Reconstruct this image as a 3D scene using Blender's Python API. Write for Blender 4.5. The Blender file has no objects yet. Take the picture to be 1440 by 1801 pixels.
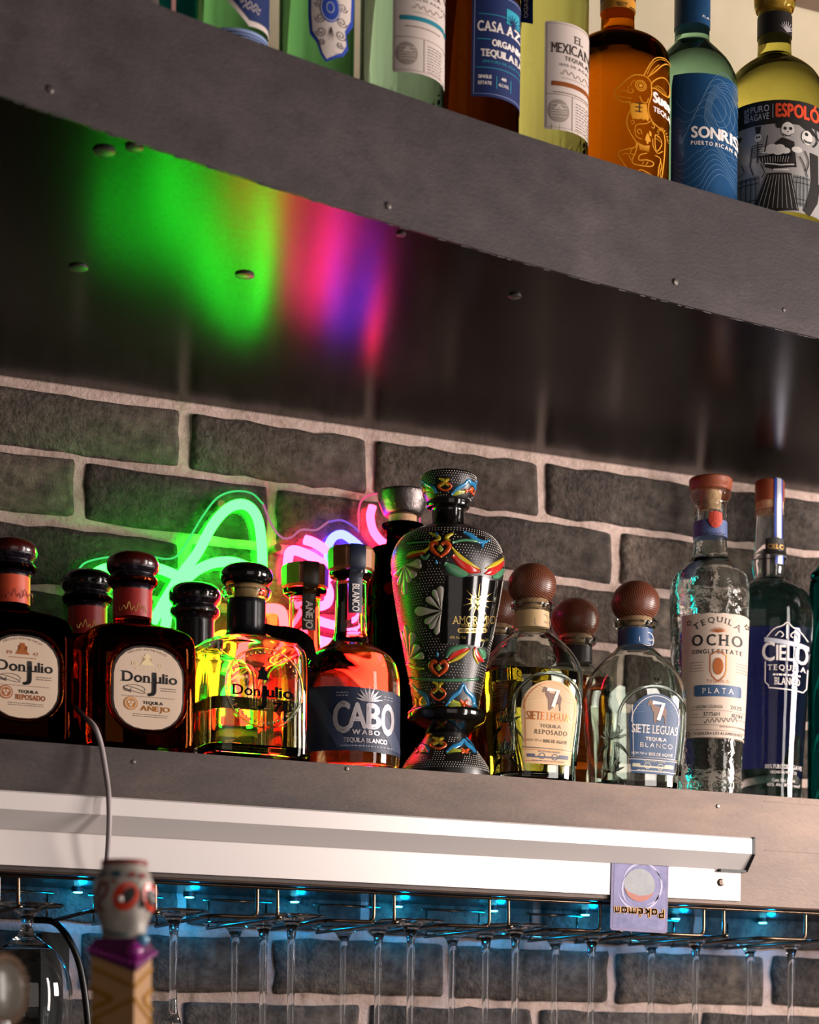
import bpy, bmesh, math, random
from mathutils import Vector, Matrix, noise
R = random.Random(7)
PI = math.pi
# ------------------------------------------------------------------ camera, world, lights, exposure
F = 3800.0; TH = math.radians(24.5); YH = 1884.0; PX0 = 720.0; ROLL = 0.010
CAM = Vector((0, 0, 1.40))
FWD = Vector((math.sin(TH), math.cos(TH), 0)); RT0 = Vector((math.cos(TH), -math.sin(TH), 0)); UP0 = Vector((0, 0, 1))
IR = RT0 * math.cos(ROLL) + UP0 * math.sin(ROLL)
IU = UP0 * math.cos(ROLL) - RT0 * math.sin(ROLL)
S = bpy.context.scene
COL = S.collection
cd = bpy.data.cameras.new('camera'); cam = bpy.data.objects.new('camera', cd); COL.objects.link(cam)
m = Matrix.Identity(4)
for i in range(3):
    m[i][0] = IR[i]; m[i][1] = IU[i]; m[i][2] = -FWD[i]; m[i][3] = CAM[i]
cam.matrix_world = m
cd.sensor_fit = 'VERTICAL'; cd.sensor_height = 36.0; cd.sensor_width = 36.0
cd.lens = F / 1801 * 36; cd.shift_x = 0.0; cd.shift_y = (YH - 900.5) / 1801
cd.clip_start = 0.05
cd.dof.use_dof = True; cd.dof.focus_distance = 2.13; cd.dof.aperture_fstop = 7.5
S.camera = cam
S.view_settings.view_transform = 'Standard'; S.view_settings.look = 'None'
S.view_settings.exposure = 0.0; S.view_settings.gamma = 1.0; S.view_settings.use_curve_mapping = False
S.cycles.use_denoising = True
W = bpy.data.worlds.new('bar_room'); S.world = W; W.use_nodes = True
W.node_tree.nodes['Background'].inputs[0].default_value = (1.0, 0.80, 0.68, 1)
W.node_tree.nodes['Background'].inputs[1].default_value = 0.035

def area(name, loc, target, sx, sy, energy, color):
    l = bpy.data.lights.new(name, 'AREA'); l.shape = 'RECTANGLE'; l.size = sx; l.size_y = sy
    l.energy = energy; l.color = color
    o = bpy.data.objects.new(name, l); COL.objects.link(o); o.location = loc
    o.rotation_euler = (Vector(target) - Vector(loc)).to_track_quat('-Z', 'Y').to_euler()
    return o
area('softbox_key_light', (2.45, 1.10, 1.84), (1.0, 2.1, 1.74), 0.5, 0.5, 40, (1.0, 0.87, 0.81))
area('strip_light', (1.92, 0.52, 1.74), (1.0, 2.1, 1.70), 0.24, 1.35, 16, (1.0, 0.89, 0.84))
area('bar_fill_light', (0.6, -0.3, 1.7), (0.9, 2.1, 1.8), 1.2, 1.2, 3.5, (1.0, 0.86, 0.80))

# ------------------------------------------------------------------ projection helpers
def ray(x, y):
    return FWD + IR * ((x - PX0) / F) + IU * ((YH - y) / F)
def onY(x, y, Y):
    d = ray(x, y); return CAM + d * ((Y - CAM.y) / d.y)
def onZ(x, y, z):
    d = ray(x, y); return CAM + d * ((z - CAM.z) / d.z)
def proj(p):
    v = Vector(p) - CAM; k = F / v.dot(FWD)
    return PX0 + v.dot(IR) * k, YH - v.dot(IU) * k

# ------------------------------------------------------------------ materials
def lin(c):
    if isinstance(c, str):
        c = [int(c[i:i + 2], 16) / 255 for i in (0, 2, 4)]
        return tuple(((v + .055) / 1.055) ** 2.4 if v > .04045 else v / 12.92 for v in c)
    return tuple(c)
MATS = {}
def mat(name, col='808080', rough=.5, metal=0., spec=.5, coat=0., var=None, vs=20, bump=0., bs=60, em=None, es=0., aniso=None, stretch=(1, 1, 1), trans=0., ior=1.5, vr=(.35, .65)):
    if name in MATS: return MATS[name]
    M = bpy.data.materials.new(name); M.use_nodes = True; n = M.node_tree.nodes; L = M.node_tree.links
    b = n['Principled BSDF']; c = lin(col) + (1,)
    b.inputs['Base Color'].default_value = c; b.inputs['Roughness'].default_value = rough
    b.inputs['Metallic'].default_value = metal; b.inputs['Specular IOR Level'].default_value = spec
    b.inputs['Coat Weight'].default_value = coat; b.inputs['Coat Roughness'].default_value = .08
    b.inputs['Transmission Weight'].default_value = trans; b.inputs['IOR'].default_value = ior
    if em: b.inputs['Emission Color'].default_value = lin(em) + (1,); b.inputs['Emission Strength'].default_value = es
    tc = n.new('ShaderNodeTexCoord'); mp = n.new('ShaderNodeMapping'); mp.inputs['Scale'].default_value = stretch
    L.new(tc.outputs['Object'], mp.inputs['Vector'])
    if var:
        cols = var if isinstance(var, list) else [var]
        prev = None
        for k, vc in enumerate(cols):
            t = n.new('ShaderNodeTexNoise'); t.inputs['Scale'].default_value = vs * (1, 3.1, .45)[k % 3]; t.inputs['Detail'].default_value = 8
            t.inputs['Roughness'].default_value = .62
            L.new(mp.outputs[0], t.inputs['Vector'])
            r = n.new('ShaderNodeMapRange'); r.inputs[1].default_value = vr[0]; r.inputs[2].default_value = vr[1]
            L.new(t.outputs['Fac'], r.inputs[0])
            x = n.new('ShaderNodeMix'); x.data_type = 'RGBA'
            L.new(r.outputs[0], x.inputs[0])
            if prev: L.new(prev, x.inputs[6])
            else: x.inputs[6].default_value = c
            x.inputs[7].default_value = lin(vc) + (1,)
            prev = x.outputs[2]
        L.new(prev, b.inputs['Base Color'])
    if bump:
        t = n.new('ShaderNodeTexNoise'); t.inputs['Scale'].default_value = bs; t.inputs['Detail'].default_value = 8; t.inputs['Roughness'].default_value = .65
        L.new(mp.outputs[0], t.inputs['Vector'])
        bp = n.new('ShaderNodeBump'); bp.inputs['Strength'].default_value = 1.0; bp.inputs['Distance'].default_value = bump
        L.new(t.outputs['Fac'], bp.inputs['Height']); L.new(bp.outputs[0], b.inputs['Normal'])
    MATS[name] = M; return M
def glass(name, col=(1, 1, 1), rough=0.0, ior=1.46, bump=0., bs=40):
    if name in MATS: return MATS[name]
    M = bpy.data.materials.new(name); M.use_nodes = True; n = M.node_tree.nodes; L = M.node_tree.links
    n.remove(n['Principled BSDF']); g = n.new('ShaderNodeBsdfGlass')
    g.inputs['Color'].default_value = lin(col) + (1,); g.inputs['Roughness'].default_value = rough; g.inputs['IOR'].default_value = ior
    L.new(g.outputs[0], n['Material Output'].inputs[0])
    if bump:
        tc = n.new('ShaderNodeTexCoord')
        t = n.new('ShaderNodeTexNoise'); t.inputs['Scale'].default_value = bs; t.inputs['Detail'].default_value = 3
        L.new(tc.outputs['Object'], t.inputs['Vector'])
        bp = n.new('ShaderNodeBump'); bp.inputs['Strength'].default_value = 1.0; bp.inputs['Distance'].default_value = bump
        L.new(t.outputs['Fac'], bp.inputs['Height']); L.new(bp.outputs[0], g.inputs['Normal'])
    MATS[name] = M; return M
def emit(name, col, st):
    if name in MATS: return MATS[name]
    M = bpy.data.materials.new(name); M.use_nodes = True; n = M.node_tree.nodes; L = M.node_tree.links
    n.remove(n['Principled BSDF']); e = n.new('ShaderNodeEmission'); e.inputs[0].default_value = tuple(col) + (1,); e.inputs[1].default_value = st
    L.new(e.outputs[0], n['Material Output'].inputs[0]); MATS[name] = M; return M
def wood(name, c1, c2, rough=.4, scale=60):
    if name in MATS: return MATS[name]
    M = bpy.data.materials.new(name); M.use_nodes = True; n = M.node_tree.nodes; L = M.node_tree.links
    b = n['Principled BSDF']; b.inputs['Roughness'].default_value = rough
    tc = n.new('ShaderNodeTexCoord'); mp = n.new('ShaderNodeMapping'); mp.inputs['Location'].default_value = (-.62, 0, -.58); mp.inputs['Rotation'].default_value = (.1, .0, .35)
    w = n.new('ShaderNodeTexWave'); w.wave_type = 'RINGS'; w.rings_direction = 'Y'; w.inputs['Scale'].default_value = scale; w.inputs['Distortion'].default_value = 1.2; w.inputs['Detail'].default_value = 3; w.inputs['Detail Scale'].default_value = 2
    L.new(tc.outputs['Generated'], mp.inputs[0]); L.new(mp.outputs[0], w.inputs[0])
    x = n.new('ShaderNodeMix'); x.data_type = 'RGBA'; x.inputs[6].default_value = lin(c1) + (1,); x.inputs[7].default_value = lin(c2) + (1,)
    L.new(w.outputs['Fac'], x.inputs[0]); L.new(x.outputs[2], b.inputs['Base Color'])
    bp = n.new('ShaderNodeBump'); bp.inputs['Distance'].default_value = .00008; L.new(w.outputs['Fac'], bp.inputs['Height']); L.new(bp.outputs[0], b.inputs['Normal'])
    MATS[name] = M; return M

# ------------------------------------------------------------------ mesh helpers
def link(name, bm_or_me, material=None, parent=None, smooth=False, autosmooth=None):
    if isinstance(bm_or_me, bmesh.types.BMesh):
        me = bpy.data.meshes.new(name); bm_or_me.to_mesh(me); bm_or_me.free()
    else: me = bm_or_me
    o = bpy.data.objects.new(name, me); COL.objects.link(o)
    if material: me.materials.append(material)
    if parent: o.parent = parent
    if smooth:
        for p in me.polygons: p.use_smooth = True
        if autosmooth:
            try: me.set_sharp_from_angle(angle=math.radians(autosmooth))
            except Exception: pass
    return o
def thing(name, label, cat, loc=(0, 0, 0), yaw=0, group=None):
    o = bpy.data.objects.new(name, None); COL.objects.link(o); o.location = loc; o.rotation_euler = (0, 0, yaw)
    o.empty_display_size = .02; o['label'] = label; o['category'] = cat
    if group: o['group'] = group
    return o
def tag(o, label=None, cat=None, group=None, kind=None):
    for k, v in (('label', label), ('category', cat), ('group', group), ('kind', kind)):
        if v: o[k] = v
    return o
def box(bm, x0, x1, y0, y1, z0, z1):
    v = [bm.verts.new(p) for p in ((x0, y0, z0), (x1, y0, z0), (x1, y1, z0), (x0, y1, z0), (x0, y0, z1), (x1, y0, z1), (x1, y1, z1), (x0, y1, z1))]
    for f in ((0, 3, 2, 1), (4, 5, 6, 7), (0, 1, 5, 4), (1, 2, 6, 5), (2, 3, 7, 6), (3, 0, 4, 7)): bm.faces.new([v[i] for i in f])
def prism_x(bm, prof, x0, x1):
    a = [bm.verts.new((x0, y, z)) for y, z in prof]; b = [bm.verts.new((x1, y, z)) for y, z in prof]
    n = len(prof)
    for i in range(n): bm.faces.new((a[i], a[(i + 1) % n], b[(i + 1) % n], b[i]))
    bm.faces.new(a[::-1]); bm.faces.new(b)
    bmesh.ops.recalc_face_normals(bm, faces=bm.faces)
def smooth_path(pts, k=6, closed=False):
    pts = [Vector(p) for p in pts]; n = len(pts)
    if n < 3: return pts
    out = []
    rng = n if closed else n - 1
    for i in range(rng):
        p0 = pts[(i - 1) % n] if closed or i > 0 else pts[0] * 2 - pts[1]
        p1 = pts[i]; p2 = pts[(i + 1) % n]
        p3 = pts[(i + 2) % n] if closed or i + 2 < n else pts[-1] * 2 - pts[-2]
        for j in range(k):
            t = j / k
            out.append(.5 * ((2 * p1) + (p2 - p0) * t + (2 * p0 - 5 * p1 + 4 * p2 - p3) * t * t + (3 * p1 - p0 - 3 * p2 + p3) * t ** 3))
    if not closed: out.append(pts[-1])
    return out
def tube(bm, pts, r, seg=10, closed=False, caps=True, flat=None):
    pts = [Vector(p) for p in pts]; n = len(pts); rings = []
    N = None
    for i, p in enumerate(pts):
        a = pts[(i - 1) % n] if closed or i else pts[0]; b = pts[(i + 1) % n] if closed or i < n - 1 else pts[-1]
        t = (b - a).normalized()
        if N is None:
            N = t.orthogonal().normalized()
        N = (N - t * N.dot(t)).normalized(); B = t.cross(N)
        rr = r[i] if isinstance(r, (list, tuple)) else r
        rings.append([bm.verts.new(p + (N * math.cos(2 * PI * k / seg) + B * math.sin(2 * PI * k / seg)) * rr) for k in range(seg)])
    for i in range(n if closed else n - 1):
        A = rings[i]; Bq = rings[(i + 1) % n]
        for k in range(seg): bm.faces.new((A[k], A[(k + 1) % seg], Bq[(k + 1) % seg], Bq[k]))
    if caps and not closed: bm.faces.new(rings[0][::-1]); bm.faces.new(rings[-1])
def resample(prof, k=5):
    """prof: [(h, r) or (h, r, 1)] ; trailing 1 marks a sharp corner"""
    segs = [[prof[0]]]
    for p in prof[1:]:
        segs[-1].append(p)
        if len(p) > 2 and p[2]: segs.append([p])
    out = []
    for s in segs:
        if len(s) < 2: continue
        q = [(a[0], a[1], 0) for a in s]
        sp = smooth_path(q, k) if len(q) > 2 else [Vector(a) for a in q]
        out += [(v.x, max(v.y, 1e-5)) for v in (sp if not out else sp[1:])]
    return out
def sup(t, n):
    c, s = math.cos(t), math.sin(t)
    return math.copysign(abs(c) ** (2 / n), c), math.copysign(abs(s) ** (2 / n), s)
def loft(bm, prof, seg=48, sec=None, flip=False, cap0=True, cap1=True, flute=None):
    """prof [(h, r)], bottom to top. sec(h)->(ratio, n) superellipse section"""
    rings = []
    for h, r in prof:
        ring = []
        q, n = sec(h) if sec else (1, 2)
        for k in range(seg):
            t = 2 * PI * (k + .5) / seg
            if n == 2: c, s = math.cos(t), math.sin(t)
            else: c, s = sup(t, n)
            rr = r
            if flute: rr = r * (1 + flute(t, h))
            ring.append(bm.verts.new((rr * c, rr * q * s, h)))
        rings.append(ring)
    for a, b in zip(rings, rings[1:]):
        for k in range(seg):
            f = (a[k], a[(k + 1) % seg], b[(k + 1) % seg], b[k])
            bm.faces.new(f[::-1] if flip else f)
    if cap0: bm.faces.new(rings[0] if flip else rings[0][::-1])
    if cap1: bm.faces.new(rings[-1][::-1] if flip else rings[-1])

# ------------------------------------------------------------------ flat print: glyphs and shapes
CH = "ABCDEFGHIJKLMNOPQRSTUVWXYZabcdefghijklmnopqrstuvwxyz0123456789&.,-%'<>|ÑÓé"
GL = {}
def build_glyphs():
    tmp = []
    for c in CH:
        cu = bpy.data.curves.new('g', 'FONT'); cu.body = c; cu.size = 1; cu.resolution_u = 3
        o = bpy.data.objects.new('g', cu); COL.objects.link(o); tmp.append((c, o))
    dg = bpy.context.evaluated_depsgraph_get(); dg.update()
    for c, o in tmp:
        me = o.evaluated_get(dg).to_mesh()
        vs = [(v.co.x, v.co.y) for v in me.vertices]; fs = [tuple(p.vertices) for p in me.polygons]
        x0 = min(v[0] for v in vs); x1 = max(v[0] for v in vs)
        GL[c] = ([(x - x0, y) for x, y in vs], fs, x1 - x0)
        o.evaluated_get(dg).to_mesh_clear()
    for c, o in tmp:
        cu = o.data; bpy.data.objects.remove(o); bpy.data.curves.remove(cu)
build_glyphs()
CAPH = max(v[1] for v in GL['H'][0])
SER = {'A': [(.06, 0), (.94, 0)], 'B': [(.04, 0), (.04, 1)], 'D': [(.04, 0), (.04, 1)], 'E': [(.06, 0), (.06, 1)], 'F': [(.08, 0), (.06, 1)], 'H': [(.08, 0), (.08, 1), (.92, 0), (.92, 1)],
       'I': [(.5, 0), (.5, 1)], 'J': [(.8, 1)], 'K': [(.08, 0), (.08, 1), (.9, 0), (.85, 1)], 'L': [(.08, 0), (.08, 1)], 'M': [(.05, 0), (.95, 0), (.05, 1), (.95, 1)],
       'N': [(.06, 0), (.06, 1), (.94, 1)], 'P': [(.08, 0), (.05, 1)], 'R': [(.08, 0), (.05, 1), (.92, 0)], 'T': [(.5, 0)], 'U': [(.08, 1), (.92, 1)], 'V': [(.05, 1), (.95, 1)], 'W': [(.04, 1), (.96, 1)],
       'X': [(.08, 0), (.92, 0), (.08, 1), (.92, 1)], 'Y': [(.5, 0), (.08, 1), (.92, 1)], 'l': [(.5, 0)], 'i': [(.5, 0)], 'n': [(.1, 0), (.9, 0)], 'u': [(.9, 0)]}
def text2d(s, h, w=None, serif=False, bold=0., gap=.10, arc=0., rot=0., slant=0.):
    """returns (verts, faces) centred on the word; h cap height, w total width, arc = sagitta (up positive), bold in cap-heights"""
    k = h / CAPH; x = 0; V = []; Fc = []; spans = []
    for c in s:
        if c == ' ': x += .30; continue
        g = GL.get(c)
        if not g: continue
        reps = [(0, 0)] if not bold else [(-bold, 0), (bold, 0), (0, bold * .6), (0, -bold * .6)]
        for dx, dy in reps:
            o = len(V); V += [(vx + x + dx * CAPH, vy + dy * CAPH) for vx, vy in g[0]]; Fc += [tuple(i + o for i in f) for f in g[1]]
        if serif and c in SER:
            hh = CAPH
            for fx, fy in SER[c]:
                cx = x + fx * g[2]; wd = .12 + bold; y0 = 0 if fy == 0 else hh - .05
                o = len(V); V += [(cx - wd, y0), (cx + wd, y0), (cx + wd, y0 + .05), (cx - wd, y0 + .05)]; Fc.append((o, o + 1, o + 2, o + 3))
        x += g[2] + gap
    tot = max(x - gap, 1e-6); kx = (w / tot) if w else k
    out = []
    for vx, vy in V:
        px = (vx - tot / 2) * kx; py = (vy - CAPH / 2) * k
        px += slant * py
        if arc:
            u = px / (tot * kx / 2 + 1e-9); py2 = py + arc * (1 - u * u); 
            px = px - py * (-2 * arc * u / (tot * kx / 2)); py = py2
        if rot: px, py = px * math.cos(rot) - py * math.sin(rot), px * math.sin(rot) + py * math.cos(rot)
        out.append((px, py))
    return out, Fc
def ellipse2d(rx, rz, n=32, cx=0, cz=0):
    return [(cx + rx * math.cos(2 * PI * k / n), cz + rz * math.sin(2 * PI * k / n)) for k in range(n)]
def rrect2d(w, h, r, n=5):
    P = []
    for cx, cz, a in ((w / 2 - r, h / 2 - r, 0), (-w / 2 + r, h / 2 - r, 1), (-w / 2 + r, -h / 2 + r, 2), (w / 2 - r, -h / 2 + r, 3)):
        for k in range(n + 1):
            t = (a + k / n) * PI / 2; P.append((cx + r * math.cos(t), cz + r * math.sin(t)))
    return P
def stroke2d(pts, w, closed=False):
    pts = [Vector((p[0], p[1])) for p in pts]; n = len(pts); L_ = []; R_ = []
    for i, p in enumerate(pts):
        a = pts[i - 1] if (closed or i) else p; b = pts[(i + 1) % n] if (closed or i < n - 1) else p
        t = (b - a); t = t.normalized() if t.length > 1e-9 else Vector((1, 0)); nn = Vector((-t.y, t.x))
        ww = w[i] if isinstance(w, (list, tuple)) else w
        L_.append(p + nn * ww / 2); R_.append(p - nn * ww / 2)
    V = [tuple(v) for v in L_ + R_]; Fc = []
    for i in range(n if closed else n - 1):
        j = (i + 1) % n; Fc.append((i, n + i, n + j, j))
    return V, Fc
def dice(bm, sx, sz):
    xs = [v.co.x for v in bm.verts]; zs = [v.co.z for v in bm.verts]
    if not xs: return
    for lo, hi, st, no, ax in ((min(xs), max(xs), sx, (1, 0, 0), 0), (min(zs), max(zs), sz, (0, 0, 1), 2)):
        if not st: continue
        k = math.floor(lo / st) + 1
        while k * st < hi:
            co = [0, 0, 0]; co[ax] = k * st
            bmesh.ops.bisect_plane(bm, geom=bm.verts[:] + bm.edges[:] + bm.faces[:], plane_co=co, plane_no=no, dist=1e-6)
            k += 1

# ------------------------------------------------------------------ bottles
class Bottle:
    def __init__(s, label, xc, yc, Y, base, yaw=0., group=None, name='liquor_bottle', cat='bottle', sec=None):
        p = onY(xc, yc, Y); s.xc = xc; s.Y = Y; s.base = base; s.X = p.x
        d = ray(xc, yc); s.phi = math.atan2(d.x, d.y); s.yaw = yaw
        s.Z = (p - CAM).dot(FWD); s.k = s.Z / F; s.sec = sec
        s.lat = (p - CAM).dot(RT0)
        s.root = thing(name, label, cat, (p.x, Y, base), yaw, group)
        s.kw = 1.0; s.tab = None
        if sec:
            q, n = sec; b = s.phi - yaw * -1
            a = s.phi + yaw
            s.kw = 1 / max(abs(sup(t / 200 * 2 * PI, n)[0] * math.cos(a) - q * sup(t / 200 * 2 * PI, n)[1] * math.sin(a)) for t in range(200))
            pts = []; N = 400
            for i in range(N + 1):
                t = -PI / 2 + i / N * PI
                c, sn = sup(t, n); pts.append((c, q * sn))
            acc = [0.]
            for u, v in zip(pts, pts[1:]): acc.append(acc[-1] + math.dist(u, v))
            s.tab = (acc, pts)
    def h(s, y, dz=0.):
        z = ((YH - y) * (s.Z - dz) / F + s.lat * math.sin(ROLL)) / math.cos(ROLL)
        return z + CAM.z - s.base
    def hf(s, x, y):
        r = s.rad(s.h(y, .04)); t = max(-1, min(1, (x - s.xc) * s.k / r))
        return s.h(y, r * math.sqrt(1 - t * t))
    def rows(s, rows):
        return [((s.h(r[0]) if not isinstance(r[0], str) else float(r[0])), r[1] * s.k * s.kw) + tuple(r[2:]) for r in rows]
    def setprof(s, rows, k=5):
        s.prof = resample(s.rows(rows), k); 
        return s.prof
    def rad(s, h):
        P = s.prof
        if h <= P[0][0]: return P[0][1]
        best = P[-1][1]
        for a, b in zip(P, P[1:]):
            if a[0] <= h <= b[0] or b[0] <= h <= a[0]:
                t = (h - a[0]) / (b[0] - a[0]) if b[0] != a[0] else 0
                return a[1] + (b[1] - a[1]) * t
        return best
    def surf(s, sl, h):
        r = s.rad(h)
        if not s.tab: a = sl / r; return Vector((r * math.sin(a), -r * math.cos(a), h))
        acc, pts = s.tab; u = abs(sl) / r
        import bisect
        i = min(max(bisect.bisect(acc, u), 1), len(acc) - 1)
        t = (u - acc[i - 1]) / (acc[i] - acc[i - 1] + 1e-12); t = min(t, 1)
        x = pts[i - 1][0] + (pts[i][0] - pts[i - 1][0]) * t; y = pts[i - 1][1] + (pts[i][1] - pts[i - 1][1]) * t
        return Vector((r * x * (1 if sl >= 0 else -1), r * y, h))
    def wrap(s, sl, h, off=0.):
        p = s.surf(sl, h); e = 5e-4
        n = (s.surf(sl + e, h) - s.surf(sl - e, h)).cross(s.surf(sl, h + e) - s.surf(sl, h - e))
        if n.length < 1e-12: n = Vector((p.x, p.y, 0))
        return p + n.normalized() * off
    def ang(s, x, y):
        """arc position on a round bottle of the visible point at pixel x, y"""
        r = s.rad(s.h(y)); t = (x - s.xc) * s.k / r; a = math.asin(max(-1, min(1, t)))
        if abs(t) > 1: a += math.copysign((abs(t) - 1) * 1.2, t)
        return (-s.phi - s.yaw + a) * r
    def loft(s, name, material, prof, seg=48, sec=True, smooth=50, parent=None, **kw):
        bm = bmesh.new(); sc = (lambda h: s.sec) if (s.sec and sec) else None
        loft(bm, prof, seg, sc, **kw)
        return link(name, bm, material, parent or s.root, True, smooth)
    def body(s, material, rows, hollow=None, liquid=None, wall=.0028, bott=.007, seg=56, flute=None, name='glass_body'):
        pr = s.setprof(rows); sc = (lambda h: s.sec) if s.sec else None
        bm = bmesh.new(); loft(bm, pr, seg, sc, flute=flute)
        if hollow:
            ip = [(h, max(r - wall, .002)) for h, r in pr if h > pr[0][0] + bott and h < pr[-1][0] - .002]
            loft(bm, ip, seg, sc, flip=True)
            if liquid:
                lm, ly = liquid; lh = s.h(ly); w2 = wall + .0002
                lp = [(h + .0002, max(r - .0002, .001)) for h, r in ip if h < lh]
                lp.append((lh, s.rad(lh) - w2))
                b2 = bmesh.new(); loft(b2, lp, seg, sc); link('liquid', b2, lm, s.root, True, 50)
        return link(name, bm, material, s.root, True, 50)
    def lathe(s, name, material, rows, k=5, seg=40, smooth=50, parent=None, sec=False, facets=None, flute=None):
        pr = resample(s.rows([(r[0], r[1] / s.kw) + tuple(r[2:]) for r in rows]), k)
        bm = bmesh.new(); loft(bm, pr, facets or seg, None, flute=flute)
        return link(name, bm, material, parent or s.root, not facets, smooth)
    # --- flat print: pixel art (x right, y down, photo pixels at the label centre column)
    def put(s, name, material, art, xl, s0=0., off=.0006, step=.004, parent=None, zstep=.006, trace=False, back=False):
        """art: list of (V2, F) in pixels relative to column xl and absolute rows."""
        bm = bmesh.new(); cx = s.k / max(math.cos(s.phi + s.yaw), .3)
        ys = [y for V, Fc in art for x, y in V]; ym = sum(ys) / len(ys); r0 = s.rad(s.h(ym, .04))
        if trace:
            t = max(-1, min(1, (xl - s.xc) * s.k / r0)); dz = r0 * math.sqrt(1 - t * t)
        else: dz = r0 * math.cos(TH) * (s.sec[0] if s.sec else 1)
        if back: dz = -dz
        for V, Fc in art:
            vs = [bm.verts.new((x, 0, y) if trace else ((x - xl) * cx + s0, 0, s.h(y, dz))) for x, y in V]
            for f in Fc:
                try: bm.faces.new([vs[i] for i in f])
                except ValueError: pass
        big = [f for f in bm.faces if len(f.verts) > 4]
        if big: bmesh.ops.triangulate(bm, faces=big)
        if trace: dice(bm, 4, 8)
        else: dice(bm, step, zstep)
        for v in bm.verts: v.co = s.wrap(s.ang(v.co.x, v.co.z), s.h(v.co.z, dz), off) if trace else s.wrap(v.co.x, v.co.z, off)
        bmesh.ops.recalc_face_normals(bm, faces=bm.faces)
        # make them face outward
        if bm.faces:
            sm = sum(f.normal.dot(Vector((f.calc_center_median().x, f.calc_center_median().y, 0))) for f in bm.faces)
            if sm < 0: bmesh.ops.reverse_faces(bm, faces=bm.faces)
        return link(name, bm, material, parent or s.root, False)
    def relief(s, bm, pts, w, hgt, closed=False, k=5, pxmode=True, dang=0.):
        """raised rounded stroke along pixel points on the body surface"""
        sp = [Vector((p[0], p[1], 0)) for p in pts]
        ww = w if isinstance(w, (list, tuple)) else [w] * len(pts)
        q = smooth_path([(p[0], p[1], a) for p, a in zip(pts, ww)], k, closed) if len(pts) > 2 else [Vector((p[0], p[1], a)) for p, a in zip(pts, ww)]
        n = len(q); rows = []
        for i, p in enumerate(q):
            a = q[i - 1] if (closed or i) else p; b = q[(i + 1) % n] if (closed or i < n - 1) else p
            t = Vector((b.x - a.x, b.y - a.y)); t = t.normalized() if t.length > 1e-9 else Vector((1, 0)); nn = Vector((-t.y, t.x))
            row = []
            for u, e in ((-1, -.0002), (-.75, .62), (-.3, 1), (.3, 1), (.75, .62), (1, -.0002)):
                x = p.x + nn.x * u * p.z / 2; y = p.y + nn.y * u * p.z / 2
                o = e * hgt if e > 0 else e
                hh = s.hf(x, y)
                sl = s.ang(x, y) / s.rad(s.h(y)) * s.rad(hh) + dang * s.rad(hh)
                row.append(bm.verts.new(s.wrap(sl, hh, o)))
            rows.append(row)
        for i in range(n if closed else n - 1):
            A, B = rows[i], rows[(i + 1) % n]
            for j in range(5):
                bm.faces.new((A[j], A[j + 1], B[j + 1], B[j]))
        if not closed: bm.faces.new(rows[0]); bm.faces.new(rows[-1][::-1])
def tx(s, x, y, h, w=None, slope=0., **kw):
    V, Fc = text2d(s, h, w, **kw)
    return ([(x + a, y - b) for a, b in V], Fc)
def poly(P, x=0, y=0):
    return ([(x + a, y + b) for a, b in P], [tuple(range(len(P)))])
def line(pts, w, closed=False, k=0):
    if k: pts = [(v.x, v.y) for v in smooth_path([(a, b, 0) for a, b in pts], k, closed)]
    return stroke2d(pts, w, closed)
def rr(x, y, w, h, r): return poly(rrect2d(w, h, r), x, y)
def rrl(x, y, w, h, r, t): return stroke2d([(x + a, y + b) for a, b in rrect2d(w, h, r)], t, True)
def el(x, y, a, b, n=28): return poly(ellipse2d(a, b, n), x, y)
def ell(x, y, a, b, t, n=32): return stroke2d([(x + p, y + q) for p, q in ellipse2d(a, b, n)], t, True)
def micro(x, y, w, n, h=1.1, dy=3.0, seed=0):
    """tiny lines of print too small to read: rows of dashes"""
    r = random.Random(seed + int(x * 7 + y)); out = []
    for i in range(n):
        c = x - w / 2
        while c < x + w / 2:
            l = r.uniform(2, 6); out.append(stroke2d([(c, y + i * dy), (min(c + l, x + w / 2), y + i * dy)], h)); c += l + 1.4
    return out

# ------------------------------------------------------------------ setting
ZC = CAM.z
YW = 2.166; ZU0 = ZC + .6985; ZU1 = ZC + .806; ZL1 = ZC + .2955; ZL0 = ZC + .1835; YL = 1.925
XA, XB = -.15, 2.25
M_mortar = mat('mortar', 'cdb1a6', .9, var=['a58f80', 'd4bcb1'], vs=30, bump=.0022, bs=170)
M_brick = [mat('brick_%d' % i, c, .92, var=v, vs=30, bump=.0055, bs=190) for i, (c, v) in enumerate(
    [('5e534d', ['736860', '41382f']), ('564d47', ['6b6158', '39322e']), ('645a52', ['7e7165', '463d37']), ('70645a', ['8d7d6e', '4d443e'])])]
bm = bmesh.new()
NX, NZ = 150, 60
g = [[bm.verts.new((XA + (XB - XA) * i / NX, YW + .0035 * noise.noise(Vector((i * .35, j * .5, 0))), ZC - .5 + (1.2065) * j / NZ)) for i in range(NX + 1)] for j in range(NZ + 1)]
for j in range(NZ):
    for i in range(NX): bm.faces.new((g[j][i], g[j][i + 1], g[j + 1][i + 1], g[j + 1][i]))
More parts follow.
